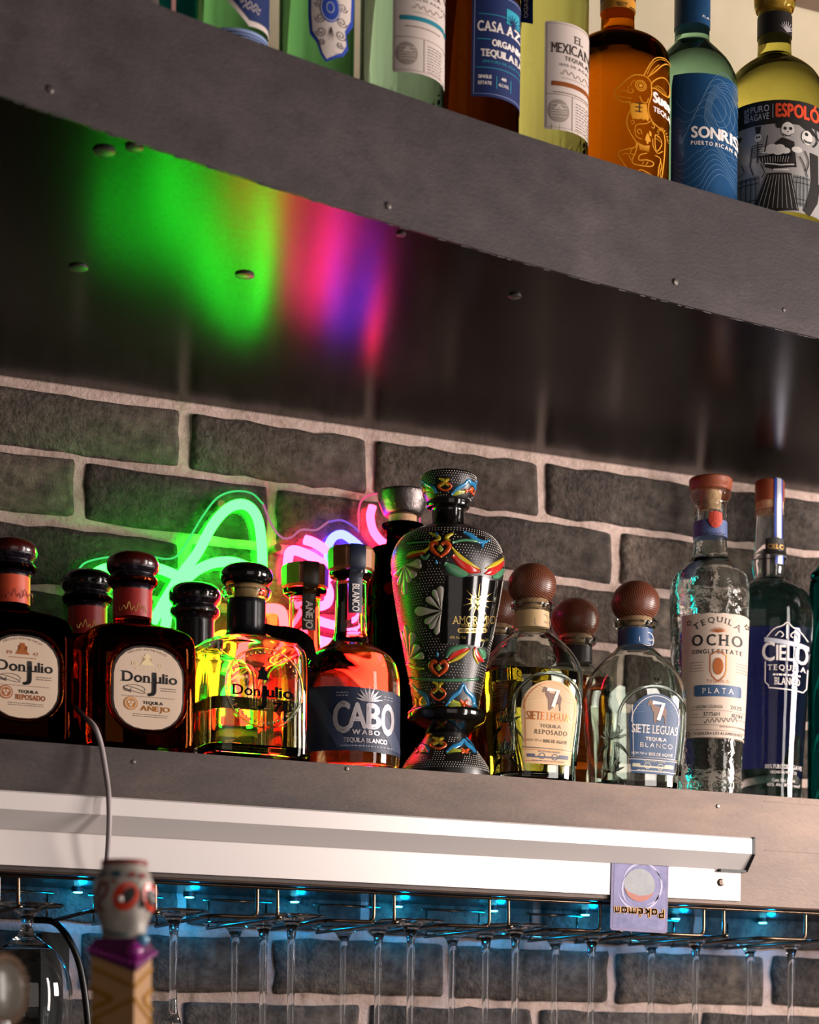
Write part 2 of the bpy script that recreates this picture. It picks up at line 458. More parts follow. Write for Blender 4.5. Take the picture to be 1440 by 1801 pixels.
# back of the wall so that it is a solid slab
b_ = [bm.verts.new((x, YW + .12, z)) for x, z in ((XA, ZC - .5), (XB, ZC - .5), (XB, ZC + .7065), (XA, ZC + .7065))]
bm.faces.new(b_[::-1])
wall = link('wall_back', bm, M_mortar, None, True); tag(wall, 'dark grey brick wall with pale mortar behind the lower shelf', None, None, 'structure')
def brick_mesh(w, h, seed):
    r = random.Random(seed); bm = bmesh.new(); nx, nz = 10, 5; G = []
    for j in range(nz + 1):
        row = []
        for i in range(nx + 1):
            x = w * (i / nx - .5); z = h * (j / nz - .5)
            ed = (i in (0, nx)) or (j in (0, nz))
            cor = (i in (0, nx)) and (j in (0, nz))
            if i in (1, nx - 1): x = math.copysign(w / 2 - .006, x)
            if j in (1, nz - 1): z = math.copysign(h / 2 - .005, z)
            y = -.0065 + (.0035 if ed else 0) + (.001 if cor else 0) + .0022 * noise.noise(Vector((x * 22, z * 30, seed * 3.7)))
            if ed:
                x += .0028 * noise.noise(Vector((z * 60, x * 30, seed))); z += .0032 * noise.noise(Vector((x * 55, seed, 1.3)))
            if cor: x *= .994; z *= .975
            row.append(bm.verts.new((x, y, z)))
        G.append(row)
    for j in range(nz):
        for i in range(nx): bm.faces.new((G[j][i], G[j][i + 1], G[j + 1][i + 1], G[j + 1][i]))
    bd = [G[0][i] for i in range(nx)] + [G[j][nx] for j in range(nz)] + [G[nz][i] for i in range(nx, 0, -1)] + [G[j][0] for j in range(nz, 0, -1)]
    bk = [bm.verts.new((v.co.x * 1.0, .012, v.co.z * 1.0)) for v in bd]
    for i in range(len(bd)):
        k = (i + 1) % len(bd); bm.faces.new((bd[k], bd[i], bk[i], bk[k]))
    bm.faces.new(bk)
    bmesh.ops.recalc_face_normals(bm, faces=bm.faces)
    me = bpy.data.meshes.new('brick'); bm.to_mesh(me); bm.free()
    for p in me.polygons: p.use_smooth = True
    return me
BP = .2115; BH = .0688
variants = []
for i in range(8):
    me = brick_mesh(BP - .0125, BH - .0105, i + 1); me.materials.append(M_brick[i % 4]); variants.append(me)
halves = []
for i in range(3):
    me = brick_mesh(BP - .0125, .030, i + 21); me.materials.append(M_brick[i % 4]); halves.append(me)
for row in range(-1, 16):
    z0 = ZC + .628 - BH * row
    if row == -1: zc = None; continue
    odd = (row % 2 == 1) if row < 5 else (row % 2 == 0)
    x = (.607 if odd else .7205) - BP * 4
    while x < XB - BP:
        o = bpy.data.objects.new('brick', R.choice(variants)); COL.objects.link(o); o.parent = wall
        o.location = (x + BP / 2 + R.uniform(-.0015, .0015), YW, z0 + (.0688 - .0105) / 2 + .004 + (0 if row else -.002) + R.uniform(-.0012, .0012))
        o.rotation_euler = (0, R.uniform(-.006, .006), 0)
        x += BP
# painted plaster above the upper shelf
bm = bmesh.new(); box(bm, XA, XB, YW - .004, YW + .12, ZC + .7065, ZC + 1.7)
pl = link('wall_upper', bm, mat('plaster', 'd8ccb0', .8, var=['cabf9f'], vs=6, bump=.0005, bs=90)); tag(pl, 'cream painted wall behind the bottles on the upper shelf', None, None, 'structure')

# shelves
M_steel_dark = mat('patina_steel_dark', '40393a', .52, .35, var=['2f2a2b', '514849', '383233'], vs=9, bump=.0003, bs=240, stretch=(1, 1, 1.3))
M_steel_low = mat('patina_steel_low', '5f5650', .5, .35, var=['4a4442', '746860', '504c4c'], vs=7, bump=.0004, bs=260, stretch=(.5, 1, 1.6))
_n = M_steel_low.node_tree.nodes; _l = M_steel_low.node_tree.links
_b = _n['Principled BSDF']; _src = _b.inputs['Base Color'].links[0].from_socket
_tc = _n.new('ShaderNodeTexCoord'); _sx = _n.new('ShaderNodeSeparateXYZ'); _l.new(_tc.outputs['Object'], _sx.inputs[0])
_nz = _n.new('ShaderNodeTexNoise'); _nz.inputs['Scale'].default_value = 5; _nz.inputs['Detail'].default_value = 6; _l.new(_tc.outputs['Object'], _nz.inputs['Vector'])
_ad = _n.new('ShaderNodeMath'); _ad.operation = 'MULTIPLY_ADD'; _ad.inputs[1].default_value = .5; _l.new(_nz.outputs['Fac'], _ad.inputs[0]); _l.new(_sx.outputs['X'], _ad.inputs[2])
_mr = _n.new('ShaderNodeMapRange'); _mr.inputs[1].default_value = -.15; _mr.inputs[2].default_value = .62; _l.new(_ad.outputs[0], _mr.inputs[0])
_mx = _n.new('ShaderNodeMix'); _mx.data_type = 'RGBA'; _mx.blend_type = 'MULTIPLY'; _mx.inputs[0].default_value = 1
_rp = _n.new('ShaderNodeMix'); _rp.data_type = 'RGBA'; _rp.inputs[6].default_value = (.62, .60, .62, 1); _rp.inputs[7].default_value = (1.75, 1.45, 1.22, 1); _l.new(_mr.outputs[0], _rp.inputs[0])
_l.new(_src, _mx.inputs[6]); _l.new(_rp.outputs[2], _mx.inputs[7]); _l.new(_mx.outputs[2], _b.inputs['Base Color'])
M_under = mat('lacquered_underside', '0a0604', .21, 0, .5, ior=1.26, var=['100a07', '060403'], vs=14, bump=.00012, bs=300, stretch=(.08, 1, 1), coat=0.)
M_under.node_tree.nodes['Principled BSDF'].inputs['Coat Roughness'].default_value = .2
M_ply = mat('plywood_edge', '7a5c44', .7, var=['57402e'], vs=60, stretch=(.1, 1, 3))
M_screw = mat('screw_steel', '8d8580', .35, .9)
M_dark = mat('dark_metal', '16130f', .45, .6)
import numpy as np
fp = [(0, 165), (165, 222), (370, 285), (545, 345), (720, 400), (895, 450), (1000, 481), (1153, 522), (1306, 560), (1440, 591)]
W3 = [onZ(x, y, ZU0) for x, y in fp]
cf = np.polyfit([p.x for p in W3], [p.y for p in W3], 2)
def fY(x):
    x = min(x, 1.62); return float(np.polyval(cf, x))
up = thing('bar_shelf', 'deep upper shelf with curved dark steel front and glossy dark underside', 'shelf', (1, 1.9, ZU0))
N = 60; xs = [XA + (XB - XA) * i / N for i in range(N + 1)]
def curved_slab(bm, y_in, y_out, z0, z1, ch=.0):
    rows = []
    for x in xs:
        a, b = y_out(x), y_in(x)
        rows.append([bm.verts.new((x - 1, yy - 1.9, zz - ZU0)) for yy, zz in ((a, z0), (b, z0), (b, z1), (a, z1))])
    for p, q in zip(rows, rows[1:]):
        for k in range(4): bm.faces.new((p[k], q[k], q[(k + 1) % 4], p[(k + 1) % 4]))
    bm.faces.new(rows[0]); bm.faces.new(rows[-1][::-1]); bmesh.ops.recalc_face_normals(bm, faces=bm.faces)
bm = bmesh.new(); curved_slab(bm, lambda x: YW - .006, lambda x: fY(x) + .0035, ZU0 + .0005, ZU1 - .001)
link('shelf_panel', bm, M_under, up)
bm = bmesh.new(); curved_slab(bm, lambda x: fY(x) + .003, fY, ZU0 - .0015, ZU1)
link('steel_fascia', bm, M_steel_dark, up)
bm = bmesh.new()
for k in range(1, N):
    for j in range(3):
        x = xs[k] + R.uniform(-.02, .02)
        tube(bm, [(x - 1, fY(x) - 1.9 + .0015, -.0022), (x + R.uniform(.004, .012) - 1, fY(x + .006) - 1.9 + .0012, -.0022)], R.uniform(.0003, .0007), 6)
o = link('weld_beads', bm, M_steel_dark, up); o['kind'] = 'stuff'
def screw(loc, nrm, r, parent, name='screw', mt=None, dome=True):
    nrm = Vector(nrm).normalized(); bm = bmesh.new()
    loft(bm, [(0, r), (r * .25, r * .97), (r * .5, r * .7), (r * .55, r * .3)], 16)
    for dx, dy in ((1, .22), (.22, 1)):
        box(bm, -r * .5 * dx, r * .5 * dx, -r * .5 * dy, r * .5 * dy, r * .5, r * .6)
    o = link(name, bm, mt or M_screw, parent, False)
    o.matrix_basis = Matrix.Translation(loc) @ nrm.to_track_quat('Z', 'Y').to_matrix().to_4x4()
    return o
def on_curve(x, y):
    Y = 1.65
    for _ in range(12):
        p = onY(x, y, Y); Y = fY(p.x)
    return onY(x, y, Y)
for x, y in ((1187, 496), (682, 362), (87, 157), (1378, 545)):
    p = on_curve(x, y); screw((p.x - 1, p.y - 1.9, p.z - ZU0), (.12, -1, 0), .0032 if x != 1378 else .002, up)
M_plug = mat('plug_grey', '3a3734', .4)
for x, y, r in ((183, 266, .0085), (236, 259, .007), (138, 471, .0085), (430, 484, .0085), (705, 412, .004), (905, 521, .006)):
    p = onZ(x, y, ZU0); bm = bmesh.new(); loft(bm, [(-.0012, r * .9), (-.0008, r), (.0006, r)], 20)
    o = link('plug', bm, M_plug, up, True, 40); o.location = (p.x - 1, p.y - 1.9, 0)
lo = thing('bar_shelf', 'lower shelf with straight stained steel front carrying the front row of bottles', 'shelf', (1, 2.04, ZL0))
bm = bmesh.new(); box(bm, XA - 1, XB - 1, YL + .003 - 2.04, YW - .008 - 2.04, -.0, ZL1 - ZL0 - .001); link('shelf_panel', bm, M_under, lo)
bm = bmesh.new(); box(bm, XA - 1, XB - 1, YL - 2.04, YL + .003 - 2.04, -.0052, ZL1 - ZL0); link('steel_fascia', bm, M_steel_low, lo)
bm = bmesh.new(); box(bm, XA - 1, XB - 1, YL - 2.04 + .0035, YL + .022 - 2.04, -.0064, -.0005); link('edge_strip', bm, M_ply, lo)
bm = bmesh.new()
for y in (1408, 1494):
    p = onY(1330, y, YL)
    box(bm, p.x + .01 - 1, XB - 1, YL - 2.04 - .0006, YL - 2.04, p.z - ZL0 - .0004, p.z - ZL0 + .0004)
link('seam', bm, M_steel_low, lo)
for x, y in ((235, 1340), (1262, 1418), (610, 1352)):
    p = onY(x, y, YL); screw((p.x - 1, YL - 2.04, p.z - ZL0), (0, -1, 0), .0022, lo)
for i, x in enumerate(range(-140, 1500, 62)):
    p = onY(x, 1560 + x * .04, 1.962); q = Vector((p.x - 1, 1.962 - 2.04 + R.uniform(-.003, .003), -.0003))
    bm = bmesh.new(); loft(bm, [(-.003, .0014), (-.0022, .0026), (0, .003)], 12); o = link('fixing', bm, M_screw, lo, True, 40); o.location = q
# third shelf far above at the right
bm = bmesh.new(); box(bm, 1.30, XB, 1.74, YW - .006, ZC + 1.275, ZC + 1.33)
o = link('bar_shelf', bm, M_steel_low); tag(o, 'corner of a higher grey shelf at the top right corner of the picture', 'shelf')

# ticket rail
M_alu = mat('white_aluminium', 'f4ece8', .36, .3, .4, bump=.00006, bs=400, stretch=(.05, 1, 1))
M_black = mat('black_plastic', '0c0b0b', .4)
YR = YL - .0005
tr = thing('ticket_rail', 'long white aluminium ticket rail screwed along the lower shelf front', 'ticket rail', (1, YR, ZC + .18))
xl = -.13; pe = onY(1300, 1560, YR).x; le = onY(1324, 1500, YR - .02).x
z_ = lambda v: v - .18
bm = bmesh.new(); prism_x(bm, [(0, z_(.1823)), (0, z_(.2455)), (-.002, z_(.2455)), (-.002, z_(.1823))], xl - 1, pe - 1); link('back_plate', bm, M_alu, tr)
zt = .2475
bm = bmesh.new(); prism_x(bm, [(0, z_(zt)), (-.0175, z_(zt)), (-.0192, z_(zt - .0016)), (-.0192, z_(.2305)), (-.0045, z_(.2145)), (-.0032, z_(.2162)), (-.0168, z_(.2312)), (-.0168, z_(zt - .003)), (0, z_(zt - .003))], xl - 1, le - 1)
link('lip', bm, M_alu, tr)
bm = bmesh.new(); prism_x(bm, [(-.001, z_(zt + .0006)), (-.0178, z_(zt + .0006)), (-.0200, z_(zt - .001)), (-.0200, z_(.2300)), (-.0055, z_(.2125)), (-.001, z_(.2125))], le - 1, le + .003 - 1)
link('end_cap', bm, M_black, tr)
bm = bmesh.new(); prism_x(bm, [(-.0025, z_(.2142)), (-.009, z_(.2142)), (-.009, z_(.2115)), (-.0025, z_(.2115))], le - .032 - 1, le - .001 - 1); link('end_clip', bm, M_black, tr)
p = onY(1267, 1552, YR - .002); screw((p.x - 1, -.002, p.z - ZC - .18), (0, -1, 0), .0042, tr, mt=mat('bronze_screw', '6b5d54', .35, .9))

# card tucked in the rail
cp = onY(1126, 1580, YR - .006)
card = thing('trading_card', 'purple trading card tucked upside down under the white rail', 'card', (cp.x, YR - .0030, ZC + .1455))
kx = (cp - CAM).dot(FWD) / F; kxx = kx / math.cos(math.atan2(ray(1126, 1580).x, ray(1126, 1580).y))
cw, chh = 100 * kxx, .0715
def cardpt(x, y): return ((x - 1126) * kxx, (1646 - y) * kx)
def flat(name, art, material, parent, off, conv, thick=None):
    bm = bmesh.new()
    for V, Fc in art:
        vs = [bm.verts.new((conv(x, y)[0], off, conv(x, y)[1])) for x, y in V]
        for f in Fc:
            try: bm.faces.new([vs[i] for i in f])
            except ValueError: pass
    bmesh.ops.recalc_face_normals(bm, faces=bm.faces)
    return link(name, bm, material, parent)
def ext(bm, P, y0, y1):
    a = [bm.verts.new((x, y0, z)) for x, z in P]; b = [bm.verts.new((x, y1, z)) for x, z in P]; n = len(P)
    for i in range(n): bm.faces.new((a[i], a[(i + 1) % n], b[(i + 1) % n], b[i]))
    bm.faces.new(a[::-1]); bm.faces.new(b); bmesh.ops.recalc_face_normals(bm, faces=bm.faces)
bm = bmesh.new(); ext(bm, [(x, z + chh / 2) for x, z in rrect2d(cw, chh, .003)], -.0004, .0004)
link('card_stock', bm, mat('card_border', '6f6392', .35, var=['655a88'], vs=80), card)
bm = bmesh.new(); ext(bm, [(x, z + chh / 2) for x, z in rrect2d(cw - .006, chh - .006, .0015)], -.0006, -.0004)
link('card_panel', bm, mat('card_blue', '50548c', .4, var=['716c9e', '434a80', '857fae'], vs=70), card)
swirls = []
for k, (r0, r1, a0, a1) in enumerate(((38, 30, 2.2, 4.3), (42, 32, -.9, 1.2), (36, 46, 3.6, 5.2), (34, 40, .2, 1.6), (47, 40, 4.2, 5.9), (40, 44, 1.5, 2.9))):
    swirls.append(line([(1128 + (r0 + (r1 - r0) * t / 8) * math.cos(a0 + (a1 - a0) * t / 8) * .95, 1568 + (r0 + (r1 - r0) * t / 8) * math.sin(a0 + (a1 - a0) * t / 8)) for t in range(9)], [0.5, 2, 3.2, 3.6, 3.6, 3.2, 2.6, 1.6, .5]))
flat('swirl', [(v, f) for v, f in swirls], mat('card_pale', 'b9b4d4', .4), card, -.0008, cardpt)
flat('round_emblem', [el(1125, 1564, 27, 29)], mat('card_silver', '9c9fa2', .35, var=['8b8f92'], vs=60), card, -.0009, cardpt)
flat('emblem_crescent', [poly([(1125 + 27 * math.cos(a), 1564 + 29 * math.sin(a)) for a in [.35 + (2.95 - .35) * i / 16 for i in range(17)]] + [(1106, 1577), (1125, 1583), (1143, 1580)])], mat('card_rust', 'b0604c', .4), card, -.0010, cardpt)
letters = []
word = text2d('Pokémon', 16, 86, bold=.09)
flat('lettering', [([(1126 - a, 1612 + b) for a, b in word[0]], word[1])], mat('card_orange', 'e0a045', .4), card, -.0011, cardpt)
word = text2d('Pokémon', 10, 72, bold=.05)
letters.append(([(1126 - a, 1514 + b) for a, b in word[0]], word[1]))
flat('lettering', letters, mat('card_orange', 'e0a045', .4), card, -.0011, cardpt)
card.rotation_euler = (0, math.radians(1.0), 0)

# ------------------------------------------------------------------ neon sign
NY = YW - .0225
ns = thing('neon_sign', 'agave shaped neon sign with green, pink and blue tubes on clear acrylic', 'neon sign', (.85, YW - .02, ZC + .42))
def npt(x, y, Y=NY): 
    p = onY(x, y, Y); return p - ns.location
def ntube(pts, w, em, name, Y=NY, k=7):
    bm = bmesh.new(); P = smooth_path([npt(x, y, Y) for x, y in pts], k)
    tube(bm, P, w * .5 * (2.33 / F), 12); return link(name, bm, em, ns, True, 60)
E_g = emit('neon_green', (.014, 1, .022), 24); E_p = emit('neon_pink', (1, .022, .12), 26); E_b = emit('neon_blue', (.03, .035, 1), 24)
E_r = emit('neon_rose', (1, .018, .05), 24); E_c = emit('neon_coral', (1, .024, .026), 20); E_y = emit('neon_yellow', (1, .40, .01), 7)
for pts in ([(165, 1010), (187, 1000), (232, 996), (277, 1000), (308, 1011)],
            [(255, 1120), (268, 1095), (310, 1023), (347, 973), (373, 925), (400, 895), (427, 887), (448, 902), (458, 937), (461, 1000), (456, 1070), (440, 1130)],
            [(288, 1120), (296, 1075), (310, 1047), (335, 1012), (367, 993), (397, 988), (422, 992), (442, 1003), (452, 1020)]):
    ntube(pts, 17.5, E_g, 'green_tube')
ntube([(470, 1070), (487, 1071), (497, 1080), (500, 1120), (500, 1210), (500, 1290)], 17, E_c, 'coral_tube')
ntube([(420, 1285), (418, 1200), (424, 1140), (440, 1095), (455, 1074), (470, 1070)], 17, E_c, 'coral_tube')
ntube([(352, 1262), (372, 1222), (398, 1214), (418, 1232), (428, 1290)], 14, E_g, 'green_tube')
ntube([(338, 1275), (345, 1205), (360, 1150), (385, 1118), (405, 1125), (400, 1180), (385, 1270)], 15, E_y, 'yellow_tube')
ntube([(536, 949), (553, 955), (572, 967), (588, 982), (596, 1000)], 17, E_p, 'pink_tube')
ntube([(508, 1020), (506, 990), (512, 969), (532, 972), (556, 984), (573, 998), (578, 1014), (566, 1020)], 17, E_p, 'pink_tube')
ntube([(540, 998), (566, 1020), (578, 1038), (576, 1060), (560, 1066), (545, 1058)], 16, E_p, 'pink_tube')
ntube([(545, 1078), (562, 1092), (590, 1100), (606, 1102)], 15, E_p, 'pink_tube')
ntube([(530, 1112), (556, 1124), (590, 1132)], 15, E_p, 'pink_tube')
ntube([(530, 1150), (560, 1160), (610, 1158), (650, 1180), (664, 1230), (640, 1262)], 18, E_r, 'rose_tube')
ntube([(548, 1200), (590, 1192), (625, 1205), (640, 1240), (620, 1280), (570, 1290), (540, 1270)], 18, E_c, 'coral_tube')
ntube([(556, 1175), (600, 1172), (650, 1182), (700, 1176)], 17, E_r, 'rose_tube')
ntube([(560, 1140), (600, 1134), (640, 1140), (668, 1130), (700, 1136)], 16, E_p, 'pink_tube')
ntube([(552, 1230), (590, 1222), (640, 1218), (700, 1222)], 16, E_c, 'coral_tube')
ntube([(583, 1010), (577, 985), (577, 962), (586, 945), (602, 940), (620, 951), (636, 966), (650, 990), (655, 1030)], 15, E_b, 'blue_tube')
ntube([(655, 890), (651, 908), (655, 930), (663, 944), (676, 956), (700, 965), (725, 955)], 15, E_r, 'rose_tube')
ntube([(684, 1000), (700, 1040), (690, 1090), (676, 1130)], 14, E_r, 'rose_tube')
outline = [(128, 1030), (140, 1000), (157, 987), (200, 979), (257, 978), (293, 983), (313, 976), (333, 947), (357, 907), (383, 875), (413, 864), (443, 868), (463, 887), (477, 922), (495, 945), (512, 945), (530, 932), (556, 932), (577, 918), (600, 915), (620, 925), (631, 936), (632, 890), (645, 873), (668, 868), (700, 869), (725, 876), (737, 895), (738, 945), (728, 1010), (720, 1100), (716, 1292), (300, 1276), (150, 1268)]
P = smooth_path([npt(x, y, YW - .0155) for x, y in outline], 4, True)
bm = bmesh.new(); a = [bm.verts.new(p) for p in P]; b = [bm.verts.new(p + Vector((0, .004, 0))) for p in P]; n = len(P)
from mathutils.geometry import tessellate_polygon
tri = tessellate_polygon([[Vector((p.x, p.z, 0)) for p in P]])
for i in range(n): bm.faces.new((a[i], a[(i + 1) % n], b[(i + 1) % n], b[i]))
for t3 in tri: bm.faces.new([a[i] for i in t3]); bm.faces.new([b[i] for i in t3[::-1]])
bmesh.ops.recalc_face_normals(bm, faces=bm.faces)
link('acrylic_sheet', bm, glass('acrylic', (.985, .99, .985), 0, 1.3), ns)
def nedge(pts, em):
    bm = bmesh.new(); tube(bm, smooth_path([npt(x, y, YW - .016) for x, y in pts], 5), .0011, 6); link('lit_edge', bm, em, ns, True)
nedge(outline[:13], emit('edge_green', (.08, .8, .2), .9)); nedge(outline[12:19] , emit('edge_pink', (.8, .25, .5), .6))
nedge(outline[18:22], emit('edge_violet', (.35, .15, .9), .7)); nedge(outline[21:29], emit('edge_rose', (1, .12, .3), .8))
for x, y in ((388, 888), (487, 964), (262, 1060), (690, 930)):
    p = npt(x, y, YW - .02); bm = bmesh.new(); tube(bm, [p + Vector((0, -.003, 0)), p + Vector((0, .016, 0))], .0042, 14); link('standoff', bm, mat('brass_cap', 'b58f62', .3, .8), ns, True, 40)

# ------------------------------------------------------------------ power cords
bm = bmesh.new()
CP = [(128, 1225, 2.035), (136, 1246, 1.985), (150, 1262, 1.945), (167, 1280, 1.917), (178, 1312, 1.914), (187, 1365, 1.908), (191, 1400, 1.898), (192, 1440, 1.896), (190, 1490, 1.899), (187, 1530, 1.905), (184, 1600, 1.93)]
tube(bm, smooth_path([onY(*c) for c in CP], 6), .0026, 10)
o = link('power_cord', bm, mat('cord_grey', 'a79c9c', .45), None, True, 60); tag(o, 'thin grey cord hanging over the shelf front and white rail', 'cord')
bm = bmesh.new()
CP = [(60, 1618, 2.12), (95, 1622, 2.11), (120, 1650, 2.10), (138, 1690, 2.10), (148, 1740, 2.10), (155, 1801, 2.10), (158, 1850, 2.10)]
tube(bm, smooth_path([onY(*c) for c in CP], 6), .0035, 10)
o = link('power_cord', bm, mat('cord_black', '0d0d0e', .35), None, True, 60); tag(o, 'thick black cord hanging down the brick wall behind the goblet', 'cord')
p = onY(92, 1720, 2.135)
bm = bmesh.new(); box(bm, -.014, .014, -.012, .026, -.16, .045)
o = link('cable_duct', bm, mat('duct_black', '1a1a1b', .4), None); o.location = (p.x, 2.135, p.z); tag(o, 'upright black cable duct on the brick wall behind the goblet', 'duct')

# ------------------------------------------------------------------ bottles on the lower shelf
K_label = mat('label_cream', 'd9bfa6', .55, bump=.00004, bs=600)
K_ink = mat('ink_black', '17120f', .5); K_white = mat('ink_white', 'f0e6e0', .45); K_gold = mat('ink_gold', 'd9a55c', .3, .8)
K_copper = mat('ink_copper', 'c06f3c', .3, .6); K_brown = mat('ink_brown', '8a7563', .5)
K_cork = mat('cork', 'c9a27c', .8, var=['a9805c'], vs=220)
K_wine = mat('stopper_maroon', '3c0d0a', .22, 0, .5, coat=.6)
K_redband = mat('neck_band_red', 'b02a24', .4, var=['8e1f1c'], vs=60)
K_blk = mat('gloss_black', '0a0909', .12, coat=.5)
G_clear = glass('clear_glass', (.93, .97, .94)); G_neck = glass('neck_glass', (.95, .97, .95))
def serif_lines(): pass
def add(s, name, material, art, xl, s0=0., off=.0007, parent=None, **kw):
    if name in ('lettering', 'rules', 'variety_name', 'label_pattern', 'teal_rules', 'back_label', 'band_lettering') and len(art) > 1:
        return [s.put(name, material, [a], xl, s0, off, parent=parent, **kw) for a in art][0]
    return s.put(name, material, art, xl, s0, off, parent=parent, **kw)

# ---- square brown bottles with round cork tops
def julio(label, xc, Y, dy, xl, kind, body_col, band, cap_shift=0, band_mat=None, front=True, clear=False, empty=False):
    sec = (1.0, 7.0)
    b = Bottle(label, xc, 1180, Y, ZL1, 0, 'square bodied bottles with ball stoppers', sec=sec)
    f = lambda y: y + dy
    base = b.h(0) * 0
    rows = [(0, 0, 0)]
    hb = [(0.0, 97, 0), (.002, 104, 0), (.008, 110, 0)]
    R_ = [(h, r * b.k * b.kw) for h, r, _ in hb]
    up_ = b.rows([(f(1250), 110), (f(1180), 110), (f(1150), 109), (f(1134), 106), (f(1123), 98), (f(1115), 84), (f(1108), 62), (f(1102), 44), (f(1098), 36)])
    # the top is circular: blend the section with height
    h1 = b.h(f(1130)); h2 = b.h(f(1100)); kw = b.kw
    pr = resample(R_ + up_, 5)
    nk = b.rows([(f(1092), 33.5), (f(1070), 33), (f(1040), 33), (f(1035), 35), (f(1031), 41), (f(1025), 44), (f(1018), 43), (f(1014), 38), (f(1012), 33)])
    nkp = resample([(h2 + .0004, 36 * b.k * kw)] + nk, 5)
    def sc(h):
        t = min(max((h - h1) / (h2 - h1), 0), 1); return (1.0, 7.0 + (2.0 - 7.0) * t ** .7)
    # undo the square factor on the circular neck
    pr2 = []
    for h, r in pr + nkp:
        t = min(max((h - h1) / (h2 - h1), 0), 1); pr2.append((h, r * (1 + (1 / kw - 1) * t)))
    b.prof = pr2
    M = body_col
    bm = bmesh.new(); loft(bm, pr2, 64, sc)
    if clear or empty:
        ip = [(h, max(r - .004, .002)) for h, r in pr2 if .009 < h < pr2[-1][0] - .004]
        loft(bm, ip, 64, sc, flip=True)
    if clear:
        lh = b.h(f(1222)); lp = [(h + .0003, r - .0003) for h, r in ip if h < lh] + [(lh, ip[[q[0] > lh for q in ip].index(True)][1] - .0003)]
        b2 = bmesh.new(); loft(b2, lp, 64, sc); link('liquid', b2, glass('tequila_pale', (1, .93, .62), 0, 1.36), b.root, True, 40)
    link('glass_body', bm, M, b.root, True, 40)
    c = xc
    capm = K_wine if kind != 'blk' else K_blk
    b.lathe('stopper', capm, [(f(1013), 28), (f(1011), 37), (f(1005), 43.5), (f(995), 46.5), (f(985), 44), (f(977), 35), (f(973), 20), (f(972), 3)])
    if clear: b.lathe('cork', K_cork, [(f(1036), 21, 1), (f(1013), 23, 1)])
    # neck wrap
    if clear:
        b.lathe('neck_wrap', mat('shrink_black', '101014', .22, var=['3c3c44'], vs=170, bump=.0006, bs=160, vr=(.55, .7)), [(f(1100), 39, 1), (f(1092), 34.6), (f(1070), 34), (f(1039), 34, 1), (f(1037), 33.4, 1)])
    else:
        b.lathe('neck_seal', mat('shrink_film', '17131a', .15, var=['4a4250'], vs=150, bump=.0004, bs=200, vr=(.55, .72)), [(f(1041), 34.2, 1), (f(1036), 36), (f(1031), 40.5), (f(1025), 43.8), (f(1018), 43.4), (f(1014), 39.5), (f(1011), 40.2), (f(1005), 44.6), (f(1001), 46, 1), (f(1000.5), 44, 1)])
        o = b.lathe('neck_band', band_mat or K_redband, [(f(1089), 34.4, 1), (f(1040), 34.4, 1)])
    return b, f
M_brown = glass('brown_glass', (.62, .16, .035), 0, 1.5)
M_brown2 = glass('dark_brown_glass', (.10, .015, .006), 0, 1.5)
